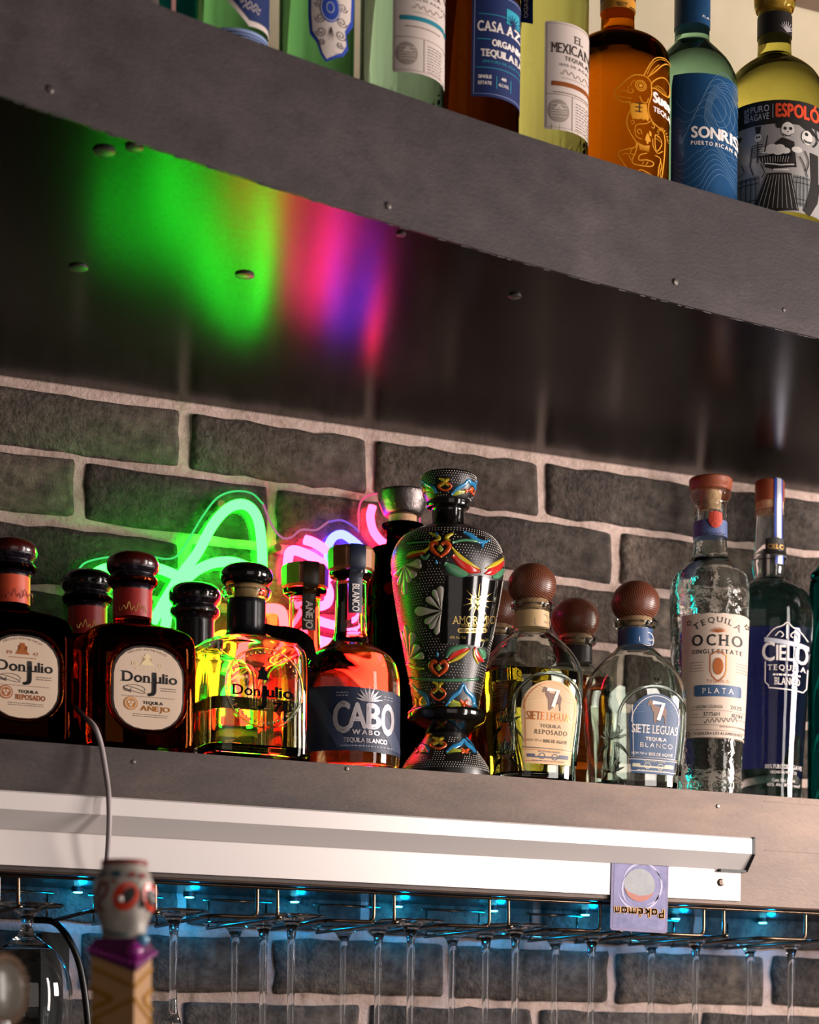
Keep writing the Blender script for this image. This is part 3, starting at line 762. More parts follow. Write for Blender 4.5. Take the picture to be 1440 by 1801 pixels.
def julio_label(b, xl, y0, word, wcol, extra=0):
    s0 = 0
    cx, cy = xl, y0
    add(b, 'label_rim', mat('label_rim', '2b1d16', .4), [rr(cx, cy, 124, 150, 52)], xl, s0, .0005)
    add(b, 'label', K_label, [rr(cx, cy, 117, 143, 50)], xl, s0, .0008)
    ink = [tx('Don', cx - 21, cy - 19, 18, 46, serif=True, bold=.03), tx('J', cx + 6, cy - 13, 31, 13, bold=.035), tx('ulio', cx + 30, cy - 19, 17, 38, serif=True, bold=.03)]
    for k in range(3): ink.append(line([(cx - 42 + 12 * math.cos(t * .5) + t * 1.9, cy + 1 + k * 2.2 + (6 - k) * math.sin(t * .5 + k)) for t in range(15)], .9))
    ink.append(tx('TEQUILA', cx + 8, cy + 25, 5, 34, bold=.06))
    ink += micro(cx + 4, cy + 46, 60, 2, .9, 3.4) + micro(cx + 34, cy - 2, 26, 2, 1.1, 4)
    add(b, 'lettering', K_ink, ink, xl, s0, .0011)
    add(b, 'variety_name', wcol, [tx(word, cx + 12, cy + 35, 8.5, 50, serif=True, bold=.05)], xl, s0, .0011)
    g = [tx('19', cx - 24, cy - 42, 6, 9, serif=True), tx('42', cx + 20, cy - 42, 6, 9, serif=True),
         poly([(-12, 6), (-9, 0), (-4, -3), (-5, -7), (-9, -8), (-5, -10), (-4, -14), (3, -14), (4, -10), (8, -8), (3, -7), (2, -3), (7, 0), (12, 6)], cx - 2, cy - 46)] + micro(cx - 2, cy - 34, 46, 1, 1.2, 3)
    add(b, 'gold_print', wcol if word == 'REPOSADO' else mat('print_pale_gold', 'f0d8a8', .4), g, xl, s0, .0011)
    add(b, 'seal', wcol, [el(cx - 30, cy + 28, 12, 12)], xl, s0, .0011)
    add(b, 'seal_ring', K_label, [ell(cx - 30, cy + 28, 9, 9, 1.6), el(cx - 33, cy + 26, 2.5, 2.5), el(cx - 27, cy + 26, 2.5, 2.5), el(cx - 30, cy + 31, 2.5, 2.5)], xl, s0, .0014)
    add(b, 'fine_print', K_brown, micro(cx, cy + 15, 90, 1, 1.0, 3.2, 5) + [tx('HECHO EN MEXICO', cx - 2, cy - 60, 3.4, 66, arc=8)], xl, s0, .0011)
    bm = bmesh.new(); cxk_ = b.k / math.cos(b.phi)
    tube(bm, [b.wrap(x * cxk_, b.h(cy + y, .038), .0006) for x, y in rrect2d(132, 158, 55, 8)], .0022, 8, closed=True)
    link('moulded_bezel', bm, glass('brown_glass'), b.root, True)
    bm = bmesh.new()
    # embossed arch of letters in the glass
    for k in range(22):
        a = math.radians(205 - k * 230 / 21 * 1.0 + -12); r = 78
        x = cx + (r - 4) * math.cos(a) * .93; y = cy - 6 - r * math.sin(a) * 1.02
        if y > cy + 10: continue
        d = Vector((math.cos(a), -math.sin(a))); n_ = Vector((-d.y, d.x))
        st = [(Vector((x, y)) + d * u + n_ * v) for u, v in ((-4, -1.5), (4, -1.5), (0, 0), (4, 1.5), (-4, 1.5))]
        cxk = b.k / math.cos(b.phi)
        pts = [b.wrap((q.x - xl) * cxk, b.h(q.y, .038), .0008) for q in (st if k % 2 else st[::2])]
        tube(bm, pts, .00085, 6)
    link('embossed_letters', bm, glass('brown_glass', (.30, .052, .012)), b.root, True)
sig = lambda s, xc, y, w, m, off=.0006: add(s, 'signature', m, [line([(xc - w / 2 + w * t / 26, y + 6 * math.sin(t * 1.25) + 4 * math.sin(t * .55)) for t in range(27)], 1.4)], xc, 0, off, trace=True)
PK = mat('label_orange', 'd8552f', .45, var=['c1432a'], vs=50)
b, f = julio('dark square bottle at the left edge with orange neck band and tan oval label', 17, 1.975, -24, 46, 'red', M_brown2, 'orange', band_mat=PK)
julio_label(b, 46, 1191, 'REPOSADO', K_copper)
sig(b, 30, f(1068), 40, mat('ink_maroon', '8a2b1c', .4), .0044 * 0 + .0008)
b, f = julio('dark square bottle with shiny maroon stopper, red neck band and tan oval label', 232, 1.975, 0, 266, 'red', M_brown, 'red')
julio_label(b, 269, 1211, 'AÑEJO', mat('print_orange_gold', 'd08a3e', .35, .3))
sig(b, 232, f(1068), 44, K_gold, .0008)
b, f = julio('dark ball-topped bottle with red neck band standing behind the tan oval labels', 153, 2.08, 31, 160, 'blk', M_brown2, 'red')
sig(b, 155, f(1068), 40, K_gold, .0008)
b, f = julio('ball-topped bottle with black starry neck film behind the clear square bottle', 342, 2.08, 54, 341, 'blk', G_clear, 'black', clear=False, empty=True, band_mat=mat('shrink_black', '101014', .22))
G_70 = glass('clear_tint_glass', (.96, .98, .92), 0, 1.46)
b, f = julio('clear square bottle with black round stopper and raised black lettering', 432, 1.975, 20, 465, 'blk', G_70, 'black', clear=True)
ink = [tx('Don', 434, 1216, 18, 46, serif=True, bold=.045), tx('J', 461, 1222, 30, 13, bold=.045), tx('ulio', 491, 1216, 18, 45, serif=True, bold=.06), tx('70', 496, 1242, 15, 31, serif=True, bold=.05)]
ink += [poly([(-11, 6), (-8, 0), (-4, -2), (-5, -8), (-9, -9), (-5, -11), (-4, -17), (3, -17), (4, -11), (8, -9), (4, -8), (3, -2), (7, 0), (11, 6)], 462, 1190)]
add(b, 'raised_lettering', mat('enamel_black', '0b0b0b', .15, coat=.6), ink, 465, 0, .0013)
bm = bmesh.new(); cxk = b.k / math.cos(b.phi)
for k in range(44):
    a = 2 * PI * k / 44; x = 466 + 58 * math.cos(a); y = 1212 + 62 * math.sin(a)
    if abs(math.sin(a)) < .22: continue
    p = b.wrap((x - 465) * cxk, b.h(y, .038), .0004); bmesh.ops.create_icosphere(bm, subdivisions=1, radius=.0013, matrix=Matrix.Translation(p) @ Matrix.Diagonal((1, .7, 1.4, 1)))
for k in range(34):
    x = 445 + (k % 9) * 5; y = 1232 + (k // 9) * 5 + (k % 2)
    p = b.wrap((x - 465) * cxk, b.h(y, .038), .0004); bmesh.ops.create_icosphere(bm, subdivisions=1, radius=.0009, matrix=Matrix.Translation(p))
o = link('embossed_beads', bm, G_70, b.root, True); o['kind'] = 'stuff'
# ring moulded in the front face
bm = bmesh.new(); pts = [b.wrap((466 + 66 * math.cos(a) - 465) * cxk, b.h(1212 + 70 * math.sin(a), .038), .0003) for a in [2 * PI * i / 48 for i in range(48)]]
tube(bm, pts, .0011, 8, closed=True); link('moulded_ring', bm, G_70, b.root, True)
# loose black ribbon tail on the right shoulder
bm = bmesh.new()
rb = [(455, 1100, 1.972), (480, 1110, 1.960), (505, 1115, 1.946), (530, 1125, 1.933), (546, 1142, 1.929), (561, 1175, 1.929)]
P = smooth_path([onY(*c) for c in rb], 5); nrow = []
for i, p in enumerate(P):
    t = i / (len(P) - 1); w = .0035 + .0045 * math.sin(min(t * 1.5, 1) * PI / 2) if t < .8 else .0085 * (1 - t) / .2 + .0004
    q = p - b.root.location; nrow.append([bm.verts.new(q + Vector((w * .3, 0, w))), bm.verts.new(q + Vector((-w * .3, 0, -w)))])
for u, v in zip(nrow, nrow[1:]): bm.faces.new((u[0], u[1], v[1], v[0]))
bmesh.ops.solidify(bm, geom=bm.faces[:], thickness=.0005)
link('ribbon_tail', bm, mat('ribbon', '16080a', .35), b.root, True)
# paper codes seen through the back of the glass
for x0 in (372, 432):
    add(b, 'back_label', mat('label_yellowish', 'c9c48a', .6), [rr(x0, 1262, 13, 66, 1)], 434, 4 * .040 + (402 - x0) * b.k * 2, .0004, back=True)

# ---- black and white agave bottles with faceted caps
def cabo(label, xc, Y, dy, clear, strip, word):
    b = Bottle(label, xc, 1240, Y, ZL1, 0, 'bottles with faceted caps and paper strip over the neck')
    f = lambda y: y + dy
    M = clear
    rows = b.rows([(f(1300), 88), (f(1230), 88), (f(1195), 87), (f(1175), 83), (f(1158), 73), (f(1146), 58), (f(1136), 42), (f(1126), 33), (f(1112), 29), (f(1085), 27.5), (f(1030), 27), (f(1022), 29), (f(1016), 37), (f(1008), 39, 1)])
    b.prof = resample([(0.0, 74 * b.k), (.0018, 84 * b.k), (.006, 88 * b.k)] + rows, 5)
    bm = bmesh.new(); loft(bm, b.prof, 64)
    link('glass_body', bm, M, b.root, True, 40)
    b.lathe('cap', mat('cap_wood', 'b4754a', .45, var=['8f5636'], vs=90, stretch=(1, 1, .2)), [(f(1004), 36, 1), (f(1003), 41, 1), (f(972), 42, 1), (f(966), 39, 1)], facets=10, smooth=1)
    b.lathe('cap_cork_ring', K_cork, [(f(1008), 30, 1), (f(1003), 30, 1)])  # cork ring between the bottle lip and the cap
    ang0 = b.ang(xc + 5, f(985))
    s0 = math.radians(-6)
    # paper strip running from the cap down the neck
    bm = bmesh.new(); rws = []
    for y, hw, r in ((966, 13, 10), (965.5, 14, 40), (968, 14, 43.5), (1003, 14, 43), (1009, 13, 38.5), (1018, 12.5, 31), (1030, 12.5, 28.6), (1055, 12.5, 28.8), (1083, 12.5, 29.4), (1084, 12.5, 29.2)):
        row = []
        for i in range(7):
            a = s0 + (i - 3) / 3 * hw / max(r, 25); rr_ = r * b.k + .0006
            row.append(bm.verts.new((rr_ * math.sin(a), -rr_ * math.cos(a), b.h(f(y)))))
        rws.append(row)
    for u, v in zip(rws, rws[1:]):
        for i in range(6): bm.faces.new((u[i], v[i], v[i + 1], u[i + 1]))
    link('neck_strip', bm, strip, b.root, True)
    add(b, 'strip_lettering', K_white, [tx(word, 0, 0, 8.5, 46, bold=.04)] and [([(xc - q, f(1052) + p) for p, q in tx(word, 0, 0, 10, 48, bold=.05)[0]], tx(word, 0, 0, 10, 48, bold=.05)[1])], xc, s0 * 28 * b.k, .0024)
    return b, f
G_full = glass('full_clear_glass', (.98, .97, .96), 0, 1.36)
b, f = cabo('round bottle with navy label and silver block lettering, pink light glowing through it', 615, 1.975, 0, G_full, mat('strip_navy', '1b2236', .45), 'BLANCO')
NV = mat('label_navy', '202a44', .5, bump=.00003, bs=700); NV2 = mat('label_navy_light', '3b4560', .5); SV = mat('print_silver', 'c4bcc0', .3, .4)
X = 646
cx = X
T_ = dict(trace=True)
add(b, 'label', NV, [([(500, 1204), (560, 1206), (620, 1209), (680, 1211), (716, 1212), (730, 1213), (730, 1322), (680, 1322), (620, 1321), (560, 1320), (500, 1319)], [tuple(range(11))])], X, 0, .0005, **T_)
add(b, 'label_pattern', NV2, [([(X - 60 + q, 1210), (X - 38 + q, 1211), (X + 20 + q, 1316), (X - 2 + q, 1315)], [(0, 1, 2, 3)]) for q in (-50, 45)], X, 0, .0008, **T_)
add(b, 'lettering', SV, [tx('C', 601, 1262, 52, 26, bold=.06), tx('A', 628, 1259, 43, 30, bold=.05), tx('B', 656, 1259, 43, 22, bold=.06), tx('O', 680, 1262, 52, 20, bold=.06), tx('WABO', 643, 1288, 8, 46, bold=.07, gap=.25), tx('TEQUILA BLANCO', 642, 1302, 7.5, 74, bold=.05)], X, 0, .0010, **T_)
ag = []
for k in range(9):
    a = math.radians(90 + (k - 4) * 19); L = 29 - abs(k - 4) * 1.2
    ag.append(poly([(0, 0), (L * .55 * math.cos(a + .13), -L * .55 * math.sin(a + .13)), (L * math.cos(a), -L * math.sin(a)), (L * .55 * math.cos(a - .13), -L * .55 * math.sin(a - .13))], X + 2, 1234))
add(b, 'agave_emblem', SV, ag, X, 0, .0010, **T_)
add(b, 'fine_print', mat('print_dim', '8b8fa2', .5), micro(X - 2, 1312, 88, 1, 2.2) + micro(X - 44, 1219, 20, 2, 2, 5) + micro(X + 34, 1222, 16, 2, 1.6, 5), X, 0, .0010, **T_)
b2, f2 = cabo('amber lit bottle with dark strip and faceted cap behind the navy labelled one', 534, 2.08, 30, glass('amber_glass', (1, .72, .45), 0, 1.4), mat('strip_olive', '2a2510', .4), 'AÑEJO')

# ---- vase shaped talavera bottle
G_blackcer = mat('glaze_black', '0d0b0a', .12, coat=.5)
M_slip = mat('ceramic_black', '1a1614', .35)
def A(cx_, cy_): return (640 + cx_ / 3.273, 820 + cy_ / 3.273)
b = Bottle('tall black ceramic vase bottle painted with red hearts, flowers and white dots', 786, 1100, 1.985, ZL1, 0)
rows = b.rows([(1354, 76), (1344, 71), (1328, 60), (1311, 47), (1299, 39), (1292, 36, 1), (1290, 40, 1), (1283, 50), (1272, 64), (1262, 68), (1254, 67), (1249, 61, 1), (1247, 57, 1), (1200, 65), (1150, 75), (1100, 84.5), (1050, 93), (1015, 98), (990, 99), (968, 94), (950, 82), (938, 64), (931, 46), (927, 31), (921, 28), (908, 27.5), (897, 29), (893, 35), (886, 37, 1)])
b.prof = resample([(0, 75 * b.k), (.002, 77 * b.k)] + rows, 4)
b.loft('ceramic_body', M_slip, b.prof, 72)
b.lathe('black_ring', G_blackcer, [(1293, 37, 1), (1283, 51.5), (1272, 65.5), (1262, 69.5), (1254, 68.5), (1248, 60, 1)])
b.lathe('neck', G_blackcer, [(930, 46), (926, 32), (920, 29.5), (908, 29), (898, 30), (894, 37), (886, 38.5, 1), (884, 30, 1)])
cap = resample(b.rows([(887, 33, 1), (883, 38), (870, 44), (858, 47.5), (845, 49), (839, 48, 1), (836, 44, 1)]), 4)
b.loft('stopper', M_slip, cap, 48)
C_red = mat('glaze_red', 'c22a22', .16, coat=.4); C_or = mat('glaze_orange', 'd2521f', .16, coat=.4); C_ye = mat('glaze_yellow', 'c9b22e', .16, coat=.4)
C_gr = mat('glaze_green', '4f8a63', .2, coat=.4); C_bl = mat('glaze_blue', '2f83b4', .16, coat=.4); C_pe = mat('glaze_petal', 'c4beae', .22, coat=.4); C_li = mat('glaze_lime', 'a0a83c', .2, coat=.4)
C_wh = mat('glaze_white', 'e9e2d8', .4)
art = []   # (material, pts(crop), width(crop), closed)
def petal(c, e, w):
    c = Vector(c); e = Vector(e); art.append((C_pe, [c, c.lerp(e, .35), c.lerp(e, .7), c.lerp(e, .9), e], [3, w * .35, w * .9, w, w * .35], 0))
for e, w in (((330, 560), 58), ((292, 640), 46), ((258, 672), 34), ((232, 745), 42), ((196, 690), 30), ((172, 640), 26)): petal((232, 572), e, w)
for e, w in (((436, 690), 46), ((398, 712), 36), ((358, 758), 40), ((292, 838), 56), ((350, 905), 38), ((380, 935), 34), ((414, 968), 36)): petal((446, 832), e, w)
for e, w in (((236, 920), 34), ((278, 960), 42), ((308, 1030), 44), ((345, 1088), 42), ((216, 960), 24)): petal((262, 1118), e, w)
art += [(C_gr, [(462, 560), (500, 590), (560, 615), (600, 622)], [20, 46, 40, 8], 0), (C_red, [(505, 515), (560, 560), (610, 590), (668, 608)], [18, 44, 44, 6], 0), (C_ye, [(500, 470), (540, 520), (600, 560), (668, 596)], [8, 24, 20, 5], 0),
        (C_red, [(690, 618), (730, 605), (775, 575), (803, 545)], [6, 40, 36, 16], 0), (C_ye, [(694, 588), (740, 568), (775, 545), (800, 510)], [5, 24, 20, 8], 0), (C_gr, [(735, 640), (770, 630), (800, 600)], [8, 34, 20], 0),
        (C_ye, [(245, 520), (290, 498), (350, 488), (385, 465)], [6, 16, 14, 8], 0), (C_red, [(250, 530), (300, 512), (360, 500)], [5, 14, 8], 0), (C_gr, [(330, 510), (350, 530), (380, 505)], [8, 20, 8], 0),
        (C_gr, [(475, 1102), (500, 1065), (560, 1045), (610, 1042)], [10, 34, 26, 6], 0), (C_red, [(482, 1118), (520, 1080), (570, 1058), (612, 1048)], [10, 30, 24, 5], 0), (C_ye, [(490, 1130), (540, 1105), (580, 1080), (614, 1054)], [8, 20, 16, 4], 0),
        (C_red, [(640, 1040), (648, 1080), (668, 1110), (690, 1125)], [6, 30, 26, 8], 0), (C_gr, [(660, 1050), (685, 1075), (695, 1110)], [8, 30, 14], 0), (C_ye, [(632, 1050), (640, 1095), (660, 1140)], [4, 14, 6], 0),
        (C_gr, [(270, 1226), (400, 1232), (540, 1232), (660, 1226)], 14, 0), (C_ye, [(240, 1145), (290, 1165), (350, 1168)], [6, 18, 6], 0), (C_red, [(232, 1128), (270, 1150), (300, 1150)], [6, 16, 5], 0),
        (C_gr, [(260, 440), (330, 438), (390, 436)], 8, 0), (C_gr, [(500, 440), (560, 425), (640, 432)], 12, 0)]
for ox, oy in ((437, 478), (430, 1163)):
    art += [(C_or, [(ox, oy + 44), (ox - 34, oy + 14), (ox - 48, oy - 16), (ox - 30, oy - 38), (ox - 6, oy - 26)], [12, 20, 22, 22, 14], 0), (C_or, [(ox, oy + 44), (ox + 34, oy + 14), (ox + 48, oy - 16), (ox + 30, oy - 38), (ox + 8, oy - 26)], [12, 20, 22, 22, 14], 0),
            (C_li, [(ox, oy - 22), (ox, oy), (ox, oy + 16)], [6, 30, 8], 0), (C_bl, [(ox - 8, oy - 94), (ox - 8, oy - 80), (ox - 8, oy - 66)], [5, 16, 10], 0)]
art += [(C_bl, [(415 - 2, 540), (413, 552), (412, 562)], [5, 16, 12], 0),
        (C_ye, [(404, 388), (430, 405), (436, 420), (412, 432)], [10, 18, 14, 8], 0), (C_ye, [(500, 388), (476, 405), (470, 420), (492, 432)], [10, 18, 14, 8], 0),
        (C_bl, [(540, 380), (575, 395), (612, 420), (655, 432), (680, 415)], [8, 16, 18, 20, 8], 0), (C_bl, [(655, 430), (655, 450), (658, 468)], [16, 14, 8], 0)]
def belt(x0, y0, kx_, ky_):
    q = lambda P: [(x0 + a * kx_, y0 + c * ky_) for a, c in P]
    art.extend([(C_ye, q([(-32, -60), (-8, -48), (-6, -22), (-30, 0)]), [10, 18, 16, 12], 0), (C_ye, q([(32, -60), (8, -48), (6, -22), (30, 0)]), [10, 18, 16, 12], 0),
                (C_or, q([(0, -30), (42, 5), (0, 42), (-42, 5)]), 11, 1),
                (C_bl, q([(-165, -50), (-120, -10), (-75, 20), (-55, 78)]), [10, 18, 22, 12], 0), (C_bl, q([(45, 78), (80, 25), (125, -10), (145, -50), (165, -10), (200, 25), (215, 78)]), [12, 22, 20, 14, 20, 22, 12], 0),
                (C_li, q([(-85, 20), (-85, 50), (-85, 80)]), [8, 48, 36], 0), (C_li, q([(85, 40), (88, 62), (90, 82)]), [8, 70, 60], 0),
                (C_or, q([(128, 40), (142, 60), (130, 80)]), [10, 18, 8], 0), (C_or, q([(172, 40), (158, 60), (170, 80)]), [10, 18, 8], 0), (C_or, q([(-135, 30), (-122, 55), (-135, 82)]), [10, 18, 8], 0)])
belt(430, 1305, 1.0, 1.0)
belt(440, 1590 + 10, .9, .62)
belt(455, 115, .95, .68)
groups = {}
for m_, pts, w, cl in art:
    if pts and A(*pts[0])[1] > 1800: continue
    P = [A(*p) for p in pts]; fat_ = 1.0 if m_ is C_pe else 1.28; W_ = [v * fat_ / 3.273 for v in w] if isinstance(w, list) else w * fat_ / 3.273
    groups.setdefault(m_.name, (m_, []))[1].append((P, W_, cl))
names = {'glaze_red': 'red_ribbon', 'glaze_orange': 'orange_heart', 'glaze_yellow': 'yellow_scroll', 'glaze_green': 'green_ribbon', 'glaze_blue': 'blue_scallop', 'glaze_petal': 'grey_petal', 'glaze_lime': 'lime_bead'}
bodyprof = b.prof
occ = []
for nm, (m_, lst) in groups.items():
    for P, W_, cl in lst:
        b.prof = cap if P[0][1] < 888 else bodyprof
        bm = bmesh.new()
        b.relief(bm, P, W_, .0011, bool(cl), 4); link(names[nm], bm, m_, b.root, True)
        bm = bmesh.new(); b.relief(bm, P, W_, .0011, bool(cl), 4, dang=PI); link(names[nm], bm, m_, b.root, True)
        for i, p in enumerate(P): occ.append((p, (W_[i] if isinstance(W_, list) else W_)))
        for i in range(len(P) - 1):
            for t in (.33, .66):
                occ.append(((P[i][0] * (1 - t) + P[i + 1][0] * t, P[i][1] * (1 - t) + P[i + 1][1] * t), ((W_[i] + W_[i + 1]) / 2 if isinstance(W_, list) else W_)))
b.prof = bodyprof
panel = [(475, 628), (560, 640), (668, 628), (720, 655), (785, 662), (772, 760), (752, 880), (705, 1046), (600, 1026), (445, 1020), (455, 900), (462, 760)]
PP = [A(*p) for p in panel]
def inside(P, x, y):
    c = False; j = len(P) - 1
    for i in range(len(P)):
        if (P[i][1] > y) != (P[j][1] > y) and x < (P[j][0] - P[i][0]) * (y - P[i][1]) / (P[j][1] - P[i][1]) + P[i][0]: c = not c
        j = i
    return c
# glossy black panel with gold print
bm = bmesh.new(); vs = [bm.verts.new((x, 0, y)) for x, y in PP]; f_ = bm.faces.new(vs); bmesh.ops.triangulate(bm, faces=[f_]); dice(bm, 4, 5)
for v in bm.verts: v.co = b.wrap(b.ang(v.co.x, v.co.z), b.hf(v.co.x, v.co.z), .0009)
link('front_panel', bm, mat('panel_black', '060505', .1, coat=.3), b.root, True)
def vart(name, m_, art_, off=.0013):
    bm = bmesh.new()
    for V, Fc in art_:
        vs = [bm.verts.new((x, 0, y)) for x, y in V]
        for f in Fc:
            try: bm.faces.new([vs[i] for i in f])
            except ValueError: pass
    dice(bm, 4, 6)
    for v in bm.verts: v.co = b.wrap(b.ang(v.co.x, v.co.z), b.hf(v.co.x, v.co.z), off)
    return link(name, bm, m_, b.root)
G2 = mat('gilt', 'e8c878', .18, .9)
vart('lettering', G2, [tx('AMOR MIO', *A(632, 885), 14, 72, serif=True, slope=.03), tx('TEQUILA EXTRAÑEJO', *A(632, 915), 4.5, 45, slope=.05, bold=.05), tx('40% Alc. Vol.', *A(542, 985), 4.5, 27, slope=.03), tx('Net. Cont. 750', *A(675, 1000), 4.5, 22, slope=.03)])
cxs, cys = A(650, 778)
star = []
for k in range(13):
    a = 2 * PI * k / 13; L = 26 if k % 2 else 33
    star.append(poly([(9 * math.cos(a - .12), 9 * math.sin(a - .12)), (L * .85 * math.cos(a), L * math.sin(a)), (9 * math.cos(a + .12), 9 * math.sin(a + .12))], cxs, cys))
star.append(line([(cxs, cys + 14), (cxs - 11, cys + 2), (cxs - 11, cys - 6), (cxs - 5, cys - 9), (cxs, cys - 4), (cxs + 5, cys - 9), (cxs + 11, cys - 6), (cxs + 11, cys + 2)], 2, True))
star.append(poly([(0, 8), (-6, 0), (-4, -4), (0, -1), (4, -4), (6, 0)], cxs, cys))
vart('heart_emblem', G2, star)
vart('gold_pill', G2, [rr(*A(622, 945), 50, 8.5, 4)]); vart('pill_lettering', K_ink, [tx('100% AGAVE AZUL', *A(622, 945), 4.8, 44, bold=.05)], .0015)
# white slip dots
bm = bmesh.new(); import itertools
def dots(y0, y1, prof, st=5.4, x0=None):
    y = y0; r_ = 0
    while y < y1:
        b.prof = prof; R_ = b.rad(b.h(y)) / b.k; da = st / R_; n_ = int(2 * PI / da); r_ += 1
        for i in range(n_):
            a = (i + .5 * (r_ % 2)) * 2 * PI / n_
            va = (a + b.phi + PI) % (2 * PI) - PI          # angle seen from the camera side
            back = abs(va) > PI / 2; vv = va if not back else (va - math.copysign(PI, va))
            av = a if not back else a + PI
            rr_ = b.rad(b.h(y)); px, py = proj(b.root.location + Vector((rr_ * math.sin(av), -rr_ * math.cos(av), b.h(y))))
            if not back and (inside(PP, px, py) or inside(PP, px - 3, py)): continue
            if any(abs(q[0][0] - px) < q[1] * .5 + 2.2 and abs(q[0][1] - py) < q[1] * .5 + 2.2 for q in occ): continue
            c_ = b.wrap(a * b.rad(b.h(y)), b.h(y), 0); n3 = Vector((math.sin(a), -math.cos(a), 0)); t3 = Vector((math.cos(a), math.sin(a), 0)); s_ = .00055
            q4 = [bm.verts.new(c_ + t3 * s_ * u + Vector((0, 0, s_ * v)) + n3 * .0001) for u, v in ((1, 0), (0, 1), (-1, 0), (0, -1))]; tp = bm.verts.new(c_ + n3 * .0006)
            for j in range(4): bm.faces.new((q4[j], q4[(j + 1) % 4], tp))
        y += st * .86
dots(948, 1222, bodyprof); dots(1236, 1246, bodyprof); dots(1303, 1362, bodyprof, 4.6); dots(841, 882, cap, 4.6)
b.prof = bodyprof
o = link('white_dots', bm, C_wh, b.root, True); o['kind'] = 'stuff'

# ---- black glass bottle behind it
b = Bottle('black glass bottle with cork and wide pewter cup stopper behind the painted vase', 706, 1100, 2.09, ZL1, 0)
b.prof = resample([(0, 63 * b.k), (.004, 66 * b.k)] + b.rows([(1250, 66), (1050, 66), (1000, 65), (978, 62), (968, 54), (963, 36), (958, 29), (935, 28), (930, 34), (924, 37, 1), (922, 30, 1)]), 4)
b.loft('glass_body', glass('black_glass', (.03, .012, .004), 0, 1.5), b.prof)
b.lathe('cork', K_cork, [(924, 24, 1), (908, 25, 1)])
b.lathe('stopper', mat('pewter', '6d6664', .2, .9, bump=.0011, bs=130), [(909, 28, 1), (905, 34), (885, 42), (870, 45), (866, 44, 1), (868, 36, 1)])
bm = bmesh.new()
for cx_, cy_ in ((664, 1010), (668, 1060)):
    for k in range(9):
        a = 2 * PI * k / 9; b.relief(bm, [(cx_ + 4 * math.cos(a), cy_ + 4 * math.sin(a)), (cx_ + 12 * math.cos(a), cy_ + 14 * math.sin(a)), (cx_ + 18 * math.cos(a), cy_ + 22 * math.sin(a))], [2, 6, 2], .001)
link('embossed_flower', bm, glass('black_glass'), b.root, True)

# ---- dome shouldered bottles with wooden ball stoppers
W_ball = wood('ball_wood', '7d4a34', '482115', .33, 7)
def siete(label, xc, Y, dy, gl, liquid=None, band=None, yaw=0., fat=1.):
    b = Bottle(label, xc, 1200, Y, ZL1, yaw, 'dome shouldered bottles with wooden ball stoppers', sec=(.92, 3.0))
    f = lambda y: y + dy; kw = b.kw
    R0 = [(0, 66 * fat), (.0018, 76 * fat), (.006, 79 * fat)]
    rr0 = [(h, r * b.k * kw) for h, r in R0]
    up_ = b.rows([(y_, w_ * (fat if w_ > 60 else 1)) for y_, w_ in [(f(1325), 80), (f(1270), 86), (f(1220), 90), (f(1190), 91), (f(1168), 86), (f(1148), 75), (f(1130), 60), (f(1118), 47), (f(1110), 38), (f(1104), 33)]])
    nk = b.rows([(f(1100), 30), (f(1080), 29.5), (f(1070), 30.5), (f(1067), 36), (f(1062), 39), (f(1056), 38), (f(1052), 33, 1)])
    h1, h2 = b.h(f(1175)), b.h(f(1108))
    def sc(h):
        t = min(max((h - h1) / (h2 - h1), 0), 1); return (.92 + .08 * t, 3.0 - 1.0 * t)
    pr = []
    for h, r in resample(rr0 + up_ + nk, 5):
        t = min(max((h - h1) / (h2 - h1), 0), 1); pr.append((h, r * (1 + (1 / kw - 1) * t)))
    b.prof = pr
    bm = bmesh.new(); loft(bm, pr, 64, sc)
    ip = [(h, max(r - .0032, .002)) for h, r in pr if .009 < h < pr[-1][0] - .004]
    loft(bm, ip, 64, sc, flip=True)
    if liquid:
        lm, ly = liquid; lh = b.h(f(ly)); lp = [(h + .0003, r - .0003) for h, r in ip if h < lh]; lp.append((lh, lp[-1][1]))
        b2 = bmesh.new(); loft(b2, lp, 64, sc); link('liquid', b2, lm, b.root, True, 40)
    link('glass_body', bm, gl, b.root, True, 40)
    b.lathe('cork', K_cork, [(f(1092), 18, 1), (f(1052), 20, 1)])
    b.lathe('ball_stopper', W_ball, [(f(1054.5), 24), (f(1052), 29), (f(1044), 37), (f(1033), 41.5), (f(1022), 42.5), (f(1010), 40), (f(999), 33), (f(990), 22), (f(986), 10), (f(985), 1)])
    if band: b.lathe('neck_band', band, [(f(1101), 30.9, 1), (f(1072), 30.6, 1)])
    return b, f
